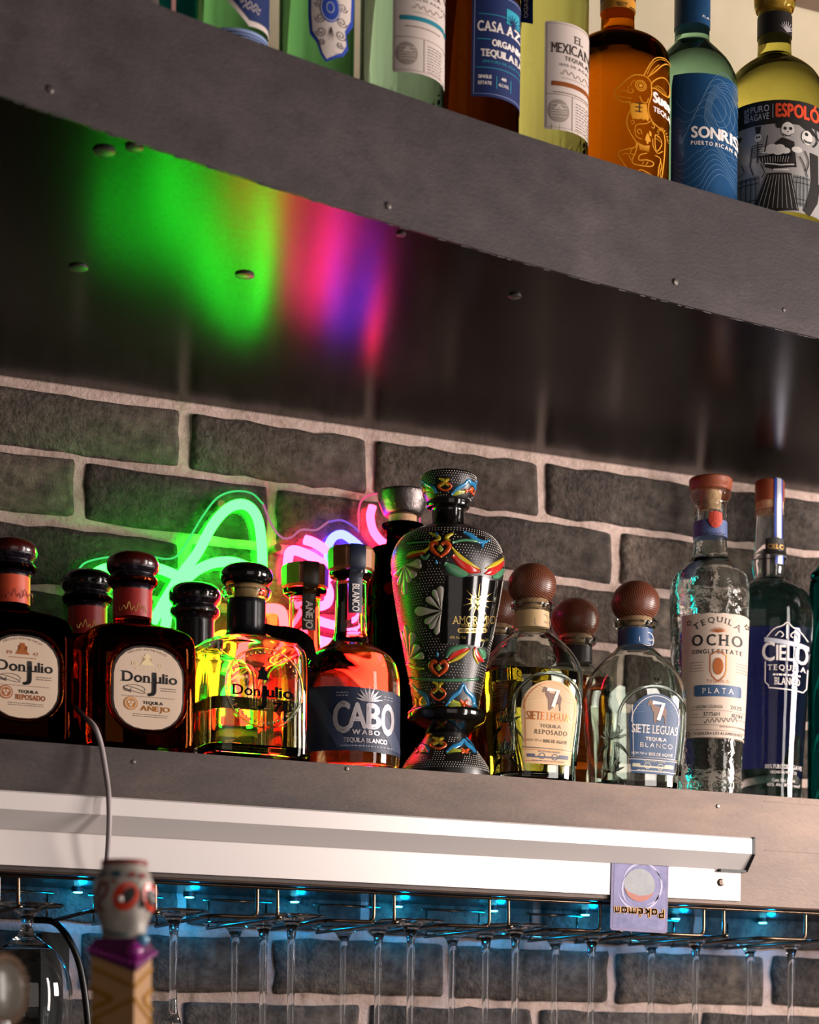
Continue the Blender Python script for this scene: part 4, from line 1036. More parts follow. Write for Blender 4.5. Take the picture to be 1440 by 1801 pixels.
def siete_label(b, f, X, s0, lc, ic, ic2, word, dark, y0, yb, W_):
    def arch(w, top, bot, nb=0.82):
        P = [(-w * nb, bot), (-w, bot - 90)]
        P += [(-w, top + 48)] + [(-w * math.cos(t * PI / 16), top + 48 - 48 * math.sin(t * PI / 16)) for t in range(1, 16)] + [(w, top + 48), (w, bot - 90), (w * nb, bot)]
        return [(X + x, y) for x, y in P]
    P = arch(W_, y0, yb)
    add(b, 'label', lc, [(P, [tuple(range(len(P)))])], X, s0, .0007, step=.003)
    P2 = arch(W_ - 4, y0 + 4, yb - 28, .86)
    add(b, 'label_border', ic, [stroke2d(P2, 1.0, True), stroke2d([(X - 42, yb - 24), (X + 42, yb - 24), (X + 40, yb - 4), (X - 40, yb - 4)], .9, True)], X, s0, .0010)
    add(b, 'label_gap', mat('label_gap', '6b604c', .4), [stroke2d([(X - 44, yb - 27), (X + 44, yb - 26)], 1.6)], X, s0, .0012)
    add(b, 'numeral', K_white, [line([(X - 9, y0 + 16), (X + 10, y0 + 17), (X + 2, y0 + 46)], 6.5)], X, s0, .0013)
    horse = [poly([(-20, -6), (-17, -14), (-11, -13), (-7, -4), (10, -3), (14, 4), (12, 10), (13, 26), (11, 26), (9, 12), (-4, 10), (-6, 26), (-8, 26), (-9, 8), (-13, 2), (-14, -6), (-18, -4)], X + 3, y0 + 26)]
    add(b, 'horse_print', mat('print_horse', '7d5a48', .5), horse, X, s0, .0010)
    add(b, 'sun_rays', mat('print_rays_dark' if dark else 'print_rays', '4c6f94' if dark else 'c7a878', .5), [stroke2d([(X + 14 * math.cos(a), y0 + 30 - 14 * math.sin(a)), (X + 40 * math.cos(a), y0 + 34 - 32 * math.sin(a))], .8) for a in [2.2 + .2 * i for i in range(6)] + [-.1 + .22 * i for i in range(5)]], X, s0, .0009)
    add(b, 'lettering', ic, [tx('SIETE LEGUAS', X - 1, y0 + 63, 14, 78, serif=True, slope=.05, bold=.02)], X, s0, .0010)
    add(b, 'variety_name', ic2, [tx('TEQUILA', X, y0 + 80, 5.5, 36, bold=.06, slope=.05), tx(word, X + 2, y0 + 91, 8, 56, slope=.05, gap=.2, bold=.01), tx('NOM 700 ml', X - 26, y0 + 106, 4.2, 24), tx('100% DE AGAVE', X + 10, y0 + 106.5, 5.4, 42, bold=.05)], X, s0, .0010)
    cart = [ell(X - 12, yb - 13, 5, 5, 1.2, 14), ell(X + 10, yb - 12, 5, 5, 1.2, 14), rr(X - 30, yb - 13, 12, 6, 1), rr(X + 26, yb - 13, 18, 7, 2), rr(X, yb - 11, 56, 3, 1), tx('ARTISANAL BLEND', X, yb - 21, 3.2, 38)] + micro(X, yb - 4.5, 56, 1, 1.2)
    add(b, 'cart_print', mat('print_cart_%d' % dark, 'c9c2a8' if dark else '4a4f66', .5), cart, X, s0, .0010)
    # moulded arch around the label and agave plants in relief on the left face
    bm = bmesh.new(); cxk = b.k / max(math.cos(b.phi), .3)
    PA = [(-58, yb - 2), (-60, y0 + 70)] + [(-60 * math.cos(t * PI / 12), y0 + 44 - 56 * math.sin(t * PI / 12)) for t in range(13)] + [(60, y0 + 70), (56, yb - 2)]
    pts = smooth_path([b.wrap(x * cxk + s0, b.h(y, .038), .0002) for x, y in PA], 3)
    tube(bm, pts, .0019, 8); link('moulded_arch', bm, b.root.children[1].data.materials[0] if False else G_clear, b.root, True)
    bm = bmesh.new(); ax = X - 92 + 2
    for oy in (0, 56):
        Xc = (b.xc - 48); yy = f(1268) + oy
        for k, (ex, ey) in enumerate(((-26, -10), (-20, -18), (26, -8), (20, -18), (-12, -24), (12, -24), (0, -28))):
            b_pts = [(Xc, yy), (Xc + ex * .55, yy + ey * .45), (Xc + ex, yy + ey)]
            w = [2, 5, 1.2]
            rowsp = []
            sp = smooth_path([(p[0], p[1], 0) for p in b_pts], 5)
            q = [b.wrap((p.x - b.xc) * b.k * 1.0 + S_OFF(b, p.x), b.h(p.y, .03), .0005) for p in sp]
            tube(bm, q, [.0004 + .0010 * math.sin(PI * (i + .5) / len(q)) for i in range(len(q))], 6)
        for sgn in (-1, 1):
            for j in range(3):
                q = [b.wrap((Xc + sgn * (6 + 26 * t + j * 2) - b.xc) * b.k + S_OFF(b, Xc), b.h(yy + 6 + 22 * t * t + j * 3, .03), .0005) for t in [i / 8 for i in range(9)]]
                tube(bm, q, [.0003 + .0009 * math.sin(PI * (i + .5) / 9) for i in range(9)], 6)
    link('embossed_agave', bm, G_clear, b.root, True)
    bm = bmesh.new(); c_ = (X + 0, f(1156))
    q = [b.wrap((math.cos(a) * 9) * cxk + s0, b.h(c_[1] + 13 * math.sin(a), .03), .0003) for a in [2 * PI * i / 20 for i in range(20)]]
    tube(bm, q, .0010, 6, closed=True)
    for d_ in (-3, 3):
        q = [b.wrap(d_ * cxk + s0, b.h(c_[1] + y, .03), .0003) for y in (-6, 0, 6)]; tube(bm, q, .0008, 6)
    link('glass_crest', bm, G_clear, b.root, True)
def S_OFF(b, x):
    # arc position of the left face on a rounded square body seen at azimuth phi
    return -.020
L_tan = mat('label_tan', 'd8b284', .5, bump=.00003, bs=500); L_blue = mat('label_blue', '22476e', .5, bump=.00003, bs=500)
G_si = glass('siete_glass', (.93, .96, .93))
B_tan = mat('band_tan', 'c9a878', .5); B_blue = mat('band_blue', '1f4a78', .45); B_dark = mat('band_dark', '1a0f0c', .45)
b, f = siete('dome shouldered bottle of pale gold spirit with tan horse label and ball stopper', 934, 1.975, 6, G_si, (glass('gold_liquid', (.96, .80, .28), 0, 1.36), 1182), B_tan)
siete_label(b, f, 966, .0, L_tan, K_copper, mat('ink_olive', '8d7550', .5), 'REPOSADO', 0, 1197, 1343, 49)
add(b, 'band_print', K_brown, [ell(948, f(1087), 14, 14, 1.1), tx('SIETE LEGUAS', 948, f(1087), 4, 24), tx('EST. 52', 948, f(1094), 3, 12)], 948, 0.004, .0016)
b, f = siete('clear dome shouldered bottle with blue horse label and ball stopper', 1116, 1.985, 37, G_si, None, B_blue)
siete_label(b, f, 1154, .0, L_blue, K_white, K_white, 'BLANCO', 1, 1220, 1360, 45)
add(b, 'band_print', K_white, [ell(1128, f(1087), 13, 13, 1.1), tx('SIETE LEGUAS', 1128, f(1087), 4, 24), tx('EST. 52', 1128, f(1094), 3, 12)], 1128, .004, .0016)
siete('ball-stoppered bottle with dark neck band between the tan and blue labelled bottles', 1010, 2.08, 67, G_si, (glass('amber_liquid', (.8, .4, .12), 0, 1.36), 1130), B_dark, fat=.84)
siete('ball-stoppered bottle mostly hidden behind the right side of the painted vase', 872, 2.08, 50, G_si, (glass('amber_liquid', (.8, .4, .12)), 1130), B_dark, fat=.84)

# ---- tall bottle with flat wooden stopper and long cream label
b = Bottle('tall clear bottle with long cream paper label and flat brown wooden stopper', 1246, 1200, 2.0, ZL1, 0)
G_wavy = glass('hammered_glass', (.93, .97, .94), 0, 1.42, bump=.0016, bs=75)
b.prof = resample([(0, 50 * b.k), (.002, 56 * b.k), (.008, 58 * b.k)] + b.rows([(1340, 60), (1200, 66), (1080, 69), (1040, 69.5), (1018, 66), (1004, 55), (994, 42), (984, 34), (965, 30), (930, 28.5), (900, 28), (886, 28.5), (880, 33), (873, 36), (866, 36, 1), (864, 30, 1)]), 5)
bm = bmesh.new(); loft(bm, b.prof, 64); link('glass_body', bm, G_wavy, b.root, True, 40)
b.lathe('cork', K_cork, [(899, 12, 1), (866, 14, 1)])
b.lathe('flat_stopper', wood('stopper_wood', '9a4f2e', '833f26', .4, 14), [(866, 30, 1), (864, 34), (861, 37, 1), (846, 38, 1), (843, 36, 1), (842, 30, 1)])
b.lathe('neck_band', mat('band_bluegrey', '5d7f9e', .5, var=['4b4a80'], vs=16), [(948, 30.2, 1), (920, 29.6, 1)])
add(b, 'band_signature', K_ink, [line([(1229 + t * 1.8, 939 + 3 * math.sin(t * 1.6)) for t in range(24)], .9)], 1250, 0, .0016, **T_)
add(b, 'wax_seal', mat('seal_red', 'b8402c', .35, .2, bump=.0005, bs=400), [poly([(-10, -13), (0, -16), (10, -13), (11, 2), (6, 12), (0, 15), (-6, 12), (-11, 2)], 1254, 915)], 1254, 0, .0022, **T_)
sq = lambda art: [([(X + (x - X) * .86, y) for x, y in V], Fc) for V, Fc in art]
X = 1262; cr = mat('label_ochre_cream', 'd9c3b0', .65, bump=.00008, bs=400)
yy = lambda v: v
wob = [(X - 58 + i * 7.4, 1079 + 1.2 * math.sin(i * 1.9)) for i in range(17)]
add(b, 'label', cr, [([(X - 62, 1079)] + wob[1:-1] + [(X + 62, 1079), (X + 62, 1297), (X - 62, 1295)], [tuple(range(19))])], X, 0, .0006, **T_)
D = K_ink
add(b, 'lettering', D, sq([tx('TEQUILA', X - 2, 1104, 9.5, 92, serif=True, arc=14, gap=.3), tx('OCHO', X - 2, 1126, 19, 98, serif=True, bold=.03, slope=.03, gap=.3), tx('SINGLE ESTATE', X - 2, 1146, 7.5, 98, bold=.02, slope=.03, gap=.25),
     tx('LAGUNA COLORADA', X - 16, 1243, 5.5, 52, slope=.03), tx('2025', X + 36, 1243, 6.5, 22), tx('37756H', X - 12, 1256, 7, 32), tx('1825H', X + 38, 1257, 6.5, 20), tx('TEQUILERA LOS ALAMBIQUES', X, 1290, 4.5, 96, bold=.03, gap=.3),
     line([(X - 26 + t * 2, 1269 + 4 * math.sin(t * 1.4) - t * .15) for t in range(34)], 1.1)]), X, 0, .0009, **T_)
add(b, 'rules', K_brown, sq([stroke2d([(X - 54, y), (X + 54, y + 3)], .8) for y in (1248, 1261, 1274, 1283, 1297)] + micro(X - 42, 1165, 26, 4, 1, 5) + micro(X + 46, 1165, 22, 4, 1, 5) + micro(X - 44, 1243, 14, 1, 1) + micro(X - 44, 1256, 14, 1) + micro(X + 30, 1278, 50, 1, 2)), X, 0, .0009, **T_)
orn = []
for sx_, sy_ in ((-58, 1094), (56, 1096), (-58, 1290), (56, 1294)):
    orn = []
    for k in range(5): a = 2 * PI * k / 5 + sx_; orn.append(el(X + sx_ + 3.5 * math.cos(a), sy_ + 3.5 * math.sin(a), 1.6, 1.6, 8))
    add(b, 'corner_ornament', D, sq(orn), X, 0, .0009, **T_)
fan = [stroke2d([(X, 1112), (X + 17 * math.sin(a), 1112 - 9 * math.cos(a) + 0)], [2.4, .6]) for a in [(-1.35 + .3 * i) for i in range(10)]]
add(b, 'agave_fan', K_copper, sq(fan), X, 0, .0010, **T_)
sh = [(-16, -20), (-8, -24), (0, -28), (8, -24), (16, -20), (16, 6), (12, 16), (0, 26), (-12, 16), (-16, 6)]
add(b, 'copper_shield', K_copper, sq([stroke2d([(X + x, 1173 + y) for x, y in sh], 2.2, True), el(X, 1172, 10, 15)]), X, 0, .0010, **T_)
add(b, 'plata_plate', mat('plate_blue', '35557a', .5), sq([rr(X, 1215, 92, 20, 4)]), X, 0, .0009, **T_); add(b, 'plate_lettering', K_white, sq([tx('PLATA', X, 1215, 9, 60, serif=True, gap=.35)]), X, 0, .0013, **T_)
add(b, 'variety_name', K_copper, sq([tx('TEQUILA', X, 1198, 5.5, 44, gap=.25)]), X, 0, .0010, **T_)
add(b, 'embossed_word', G_clear, sq([tx('TEQUILA OCHO', X - 6, 1380, 12, 120, bold=.03)]), X, 0, .0012, **T_)

# ---- clear tall bottle with blue back and blue ribbon
b = Bottle('tall clear bottle with white lettering, deep blue back and blue ribbon over the stopper', 1350, 1200, 2.085, ZL1, 0)
G_ci = glass('crystal_glass', (.95, .97, .98), 0, 1.40)
b.prof = resample([(0, 52 * b.k), (.002, 60 * b.k), (.008, 61 * b.k)] + b.rows([(1380, 61), (1300, 65), (1200, 71), (1120, 76), (1080, 76.5), (1055, 72), (1040, 60), (1030, 44), (1024, 33), (1018, 28), (1000, 30), (980, 30.5, 1), (975, 27), (940, 26), (906, 25), (900, 25, 1)]), 5)
b.loft('glass_body', G_ci, b.prof, 64)
b.lathe('cork', K_cork, [(906, 18, 1), (899, 20, 1), (897, 24.5, 1), (884, 24.5, 1)])
b.lathe('wood_stopper', wood('stopper_wood', '9a4f2e', '833f26', .4, 14), [(885, 24, 1), (884, 26, 1), (850, 26, 1), (847, 24, 1)])
CB = mat('back_print_blue', '0b1f7a', .4); CB2 = mat('ribbon_blue', '2340a0', .4); CS = mat('ribbon_silver', 'c9cbd6', .3, .3)
add(b, 'back_print', CB, [rr(1350, 1230, 92, 250, 10)], 1350, b.rad(b.h(1200)) * (PI - .25), .0004, step=.004, back=True)
def strip(b, name, m_, a0, wpx, rws_, off=.0006):
    bm = bmesh.new(); R_ = []
    for y, r in rws_:
        rr_ = r * b.k + off; ro = []
        for i in range(5):
            a = a0 + (i - 2) / 2 * wpx / 2 / max(r, 18); ro.append(bm.verts.new((rr_ * math.sin(a), -rr_ * math.cos(a), b.h(y))))
        R_.append(ro)
    for u, v in zip(R_, R_[1:]):
        for i in range(4): bm.faces.new((u[i], v[i], v[i + 1], u[i + 1]))
    return link(name, bm, m_, b.root, True)
RW = [(846, 12), (845.5, 22), (849, 26.3), (885, 26.3), (900, 26), (940, 26.6), (972, 28), (982, 31), (998, 30)]
strip(b, 'ribbon', CB2, math.radians(3), 17, RW, .0007); strip(b, 'ribbon_stripe', CS, math.radians(3), 9, RW, .0011)
add(b, 'ribbon_tag', K_ink, [poly([(-16, -14), (0, -17), (16, -14), (16, 14), (0, 17), (-16, 14)], 1360, 962)], 1360, 0, .0022, **T_); add(b, 'tag_lettering', K_gold, [tx('CIELO', 1360, 962, 8, 25, serif=True, bold=.03)], 1360, 0, .0026, **T_)
X = 1382
add(b, 'lettering', K_white, [tx('C', X - 31, 1147, 32, 20, bold=.03), tx('IEL', X - 3, 1149, 26, 29, bold=.03), tx('O', X + 25, 1150, 32, 22, bold=.03), tx('TEQUILA', X, 1175, 9, 64, serif=True, gap=.25, bold=.02), tx('BLANCO', X + 1, 1199, 12, 42, serif=True, bold=.02),
    tx('100% PURO DE AGAVE', X - 4, 1349, 7, 62, serif=True), tx('HECHO EN MEXICO', X - 4, 1359, 5, 44), tx('Cont. Net 750ml', X - 4, 1373, 5.5, 38), tx('40% Alc. 80 Proof', X - 4, 1381, 5.5, 56)], X, 0, .0009, **T_)
fr = [(X - 34, 1122), (X - 22, 1108), (X - 8, 1102), (X, 1096), (X + 10, 1104), (X + 22, 1110), (X + 36, 1124)]
add(b, 'frame_print', K_white, [line(fr, 1.6, k=4), line([(X - 36, 1164), (X - 36, 1200), (X - 30, 1206), (X - 30, 1210), (X + 28, 1214), (X + 34, 1206), (X + 36, 1172)], 1.8), line([(X - 20, 1120), (X - 12, 1112), (X - 6, 1118), (X - 10, 1122)], 1.5, k=4), line([(X + 20, 1120), (X + 12, 1112), (X + 6, 1118), (X + 10, 1122)], 1.5, k=4), line([(X, 1124), (X, 1100)], 3)] + micro(X, 1187, 46, 1, 3), X, 0, .0009, **T_)
add(b, 'banner_print', mat('ink_grey', 'b8bac4', .45), [([(X - 38, 1122), (X + 38, 1132), (X + 38, 1140), (X - 38, 1130)], [(0, 1, 2, 3)])], X, 0, .0008, **T_)

# ---- teal bottle at the right edge
b = Bottle('teal glass bottle cut off by the right edge of the picture', 1492, 1200, 2.075, ZL1, 0)
b.prof = resample([(0, 62 * b.k), (.004, 68 * b.k)] + b.rows([(1300, 70), (1100, 70), (1030, 69), (1020, 66), (1010, 67), (1000, 58), (985, 50), (960, 38), (940, 33), (912, 33), (908, 38), (902, 38, 1), (900, 30, 1)]), 5)
b.loft('glass_body', glass('teal_glass', (.03, .30, .28), 0, 1.45), b.prof)
b.lathe('ball_stopper', W_ball, [(902, 24), (900, 30), (888, 44), (878, 46), (868, 40), (862, 22), (861, 1)])
bm = bmesh.new()
for k in range(7):
    q = [b.wrap((-.062 + .022 * t) , b.h(1360 - k * 14 - 26 * t + 10 * math.sin(t * PI)), .0004) for t in [i / 6 for i in range(7)]]; tube(bm, q, .0009, 6)
link('embossed_waves', bm, glass('teal_glass'), b.root, True)

# ------------------------------------------------------------------ bottles on the upper shelf
def upper(label, xc, rows, gmat, back=.058, hw=70, name='glass_body', bump=None, flute=None):
    Y = 1.7
    for _ in range(10):
        p = onY(xc, 200, Y); Y = fY(p.x) + back
    b = Bottle(label, xc, 150, Y, ZU1 + .0004, 0, 'bottles on the upper shelf')
    b.prof = resample([(0, (hw - 8) * b.k), (.003, (hw - 1) * b.k), (.008, hw * b.k)] + b.rows(rows), 5)
    bm = bmesh.new(); loft(bm, b.prof, 72 if not flute else 96, flute=flute); link('glass_body', bm, gmat, b.root, True, 40)
    return b
def tall_neck(y0, hw, sh=60, nh=22, top=None):
    """shoulder starting at row y0 rising to a neck"""
    return [(y0, hw), (y0 - sh * .35, hw * .95), (y0 - sh * .7, hw * .75), (y0 - sh * .95, hw * .48), (y0 - sh * 1.15, nh + 3), (y0 - sh * 1.4, nh), (y0 - sh * 1.4 - 90, nh), (y0 - sh * 1.4 - 92, nh + 4), (y0 - sh * 1.4 - 102, nh + 4, 1)]
def cork_top(b, y, r=24): b.lathe('stopper', K_cork, [(y + 1, r - 3, 1), (y, r, 1), (y - 22, r, 1), (y - 24, r - 3, 1)])
TR = dict(trace=True)
wl = mat('label_white', 'cdbfb6', .55); teal = mat('print_teal', '1f7d8f', .45); dkn = mat('label_deep_blue', '14285c', .5)
g_t = glass('sea_glass', (.08, .42, .45), 0, 1.42); g_g = glass('green_tint_glass', (.45, .80, .50), 0, 1.4); g_yg = glass('yellowgreen_glass', (.86, .88, .50), 0, 1.4)
g_bl = glass('aqua_glass', (.68, .88, .78), 0, 1.4); g_am = glass('amber_full_glass', (.78, .38, .04), 0, 1.42); g_so = glass('seagreen_glass', (.60, .84, .70), 0, 1.4); g_es = glass('straw_glass', (.82, .80, .36), 0, 1.4)
b = upper('teal glass bottle with pale label, leftmost on the upper shelf', 282, tall_neck(-60, 63), g_t, hw=63)
add(b, 'label', wl, [([(215, -60), (278, -60), (278, 22), (215, 22)], [(0, 1, 2, 3)])], 270, 0, .0006, **TR)
add(b, 'label_stripe', mat('print_pink', 'b08078', .5), [stroke2d([(303, -60), (303, 40)], 7)], 300, 0, .0006, **TR); cork_top(b, -246)
b = upper('green tinted bottle with blue pennant label edged in white', 406, tall_neck(-60, 64), g_g, hw=64)
add(b, 'label_edge', wl, [poly([(384, -70), (384, -8), (436, 46), (480, 40), (480, -70)])], 440, 0, .0006, **TR)
add(b, 'pennant_label', dkn, [poly([(394, -70), (394, -10), (437, 36), (480, 32), (480, -70)])], 440, 0, .0010, **TR)
add(b, 'pennant_lettering', wl, [line([(420 + t * 2, 4 + 5 * math.sin(t * 1.3) + t * .3) for t in range(18)], 1.2), line([(424 + t * 2, 13 + 4 * math.sin(t * 1.5 + 1) + t * .3) for t in range(15)], 1.2)], 440, 0, .0013, **TR)
add(b, 'lower_band', mat('band_blue_white', '8fa2cc', .5), [([(360, 50), (480, 50), (480, 67), (360, 67)], [(0, 1, 2, 3)])], 425, 0, .0006, **TR)
add(b, 'band_stripe', dkn, [stroke2d([(360, y), (480, y)], w) for y, w in ((57, 2.2), (62, 2.6), (66, 2))], 425, 0, .0009, **TR); cork_top(b, -246)
b = upper('clear green bottle with ornate white and blue scrolled label', 556, tall_neck(-50, 66), g_g, hw=66)
orn_ = [(541, -60), (541, 30), (544, 62), (556, 78), (564, 100), (572, 110), (584, 98), (602, 92), (610, 76), (607, 52), (618, 28), (621, -60)]
add(b, 'label_edge', mat('print_royal', '24409c', .45), [poly(orn_)], 580, 0, .0006, **TR)
add(b, 'label', wl, [poly([(580 + (x - 580) * .86, y - 5 if y > 0 else y) for x, y in orn_])], 580, 0, .0010, **TR)
sc_ = []
for sx_ in (-1, 1):
    for cy_, r_ in ((8, 8), (34, 9), (58, 9), (76, 6)):
        sc_.append(line([(580 + sx_ * (20 - cy_ * .06 + r_ * (1 - t / 14) * math.cos(t * .9)), cy_ + r_ * (1 - t / 14) * math.sin(t * .9)) for t in range(12)], 1.3, k=3))
add(b, 'scroll_print', mat('ink_sepia', '4b3a3a', .5), sc_ + [stroke2d([(580, 48), (574 + i * 3, 66 + (i % 2) * 6)], [1.6, .4]) for i in range(5)], 580, 0, .0013, **TR)
add(b, 'oval_medallion', mat('print_royal', '24409c'), [el(578, 14, 17, 26)], 580, 0, .0013, **TR)
add(b, 'medallion_ring', mat('ink_grey', 'b8bac4', .45), [ell(578, 14, 15, 23, 1.4), ell(578, 14, 6, 9, 1.2)], 580, 0, .0016, **TR); cork_top(b, -236)
def flu(t, h): return .022 * math.cos(t * 36) * max(0, min(1, (.040 - h) / .008))
def mexicano(label, xc, gm, band, y0, hw=71):
    b = upper(label, xc, [(y0 + 40, hw)] + tall_neck(y0 - 30, hw, 70, 24), gm, hw=hw, flute=flu)
    return b
def mex_label(b, xl, xr, yt, yb, band, blanco):
    xm = (xl + xr) / 2
    o = 18
    add(b, 'label', wl, [poly([(xl + 3, yt), (xr + o, yt), (xr + o, yb), (xl + 3, yb), (xl, yb - 3), (xl, yt + 3)])], xm, 0, .0006, **TR)
    add(b, 'label_border', K_brown, [stroke2d([(xr + o, yt + 4), (xl + 4, yt + 4), (xl + 4, yb - 4), (xr + o, yb - 4)], 1), stroke2d([(xl + 4, yb - 62), (xr + o, yb - 62)], 1), stroke2d([(xm + 8, yb - 62), (xm + 8, yb - 4)], .9)], xm, 0, .0009, **TR)
    add(b, 'round_emblem', mat('print_taupe', '9c8e84', .5), [el(xl + 25, yb - 33, 18, 20)], xm, 0, .0009, **TR)
    add(b, 'emblem_lines', wl, [stroke2d([(xl + 11, yb - 33 + d), (xl + 39, yb - 33 + d + 2 * math.sin(d))], 1.2) for d in (-12, -6, 0, 5, 9)] + [poly([(xl + 16, yb - 36), (xl + 25, yb - 46), (xl + 34, yb - 36)])], xm, 0, .0012, **TR)
    add(b, 'lettering', mat('ink_umber', '3a2a26', .5), [tx('EL', xm + 18, yt + 26, 13, 14, serif=True), tx('MEXICANO', xm + 11, yt + 46, 17, 78, serif=True, bold=.02), tx('TEQUILA', xm + 15, yt + 63, 7, 40, bold=.03, gap=.2), tx('100% DE AGAVE', xm + 15, yt + 75, 4.5, 58, gap=.2)] + micro(xm + 26, yb - 52, 24, 10, 1.2, 5), xm, 0, .0009, **TR)
    add(b, 'signature', K_brown, [line([(xm - 12 + t * 1.9, yt + 89 + 4 * math.sin(t * 1.1) - 2 * math.sin(t * .3)) for t in range(28)], 1.0)] + micro(xm + 10, yt + 98, 40, 1, 1) + micro(xm + 6, yt + 124, 60, 1, 2), xm, 0, .0009, **TR)
    add(b, 'colour_band', band, [poly([(xl + 13, yt + 105), (xl + 16, yt + 109), (xl + 12, yt + 113), (xr + o, yt + 113), (xr + o, yt + 105)])], xm, 0, .0009, **TR)
b = mexicano('pale aqua ribbed bottle with white label and teal stripe', 706, g_bl, teal, -40, 74); mex_label(b, 690, 782, -75, 130, teal, 1); cork_top(b, -296, 26)
b = upper('dark bottle with deep blue label lettered in white', 842, tall_neck(-60, 71, 62, 24), glass('dark_amber_glass', (.26, .11, .015), 0, 1.45), hw=71); cork_top(b, -250, 26)
add(b, 'label', dkn, [poly([(831, -6), (866, -12), (935, -12), (935, 172), (829, 172), (829, 0)])], 868, 0, .0006, **TR)
add(b, 'label_border', mat('print_pale_blue', '9aa6cc', .5), [stroke2d([(935, -7), (866, -7), (834, -2), (833, 167), (935, 167)], 1)], 868, 0, .0009, **TR)
add(b, 'sun_square', mat('print_cyan', '2fa0b8', .45), [rr(899, 23, 22, 26, 1)], 868, 0, .0009, **TR)
add(b, 'agave_print', dkn, [stroke2d([(899, 36), (899 + 14 * math.cos(a), 36 - 18 * math.sin(a))], [2, .5]) for a in [.3 + .35 * i for i in range(8)]], 868, 0, .0012, **TR)
add(b, 'teal_rules', mat('print_cyan', '2fa0b8'), [stroke2d([(840, 27), (930, 27)], 1), stroke2d([(838, 71), (862, 71)], 1.2), stroke2d([(836, 121), (930, 121)], 1), stroke2d([(872, 134), (872, 156)], 1), stroke2d([(896, 134), (896, 156)], 1), ] + [tx('100% PURO DE AGAVE', 880, 110, 4, 64)], 868, 0, .0009, **TR)
add(b, 'lettering', K_white, [tx('CASA AZUL', 885, 48, 17, 92, serif=True, bold=.05), tx('ORGÁNICO'.replace('Á', 'A'), 895, 76, 11, 62, bold=.09), tx('TEQUILA', 873, 95, 12, 56, serif=True, bold=.07), tx('BLANCO', 915, 95, 12, 24, bold=.05), tx('SINGLE', 852, 137, 5.5, 22, bold=.08), tx('ESTATE', 852, 148, 5.5, 22, bold=.08), tx('40', 884, 137, 5, 8, bold=.08), tx('ALC.VOL', 884, 148, 5, 17, bold=.06)], 868, 0, .0009, **TR)
b = mexicano('yellow green ribbed bottle with white label and copper stripe', 960, g_yg, K_copper, 30, 74); mex_label(b, 957, 1037, 42, 232, K_copper, 0); cork_top(b, -226, 26)
# small hanging neck tag on it
add(b, 'neck_tag', dkn, [poly([(914, -60), (936, -60), (937, 45), (916, 36)])], 925, 0, .0006, **TR); add(b, 'tag_lettering', K_white, [([(925 + q, 0 + p) for p, q in tx('REPOSADO', 0, 0, 7, 62, bold=.04)[0]], tx('REPOSADO', 0, 0, 7, 62, bold=.04)[1])], 925, 0, .0009, **TR)
b = upper('amber round bottle with orange patterned rabbit print', 1085, [(150, 92), (118, 92), (100, 87), (86, 74), (74, 54), (64, 37), (56, 31), (46, 29.5), (26, 29.5), (0, 29.5), (-20, 30), (-22, 36), (-34, 36, 1)], g_am, hw=92)
b.lathe('stopper', K_blk, [(-33, 34, 1), (-36, 38, 1), (-70, 38, 1), (-72, 34, 1)])
b.lathe('neck_band', mat('band_orange', 'c98a2a', .45), [(26, 31, 1), (8, 31, 1)]); b.lathe('neck_band_black', K_ink, [(8, 31.2, 1), (-16, 31.2, 1)])
add(b, 'band_lettering', K_ink, [tx('HECHO EN', 1092, 6, 3, 18, bold=.05), tx('MEXICO', 1092, 10, 3, 14, bold=.05), tx('añejo'.replace('ñ', 'n'), 1110, 10, 4, 10, bold=.05)], 1090, 0, .0012, **TR)
RQ = lambda P: [(1020 + x / 6.672, 60 + y / 6.672) for x, y in P]
rl = []
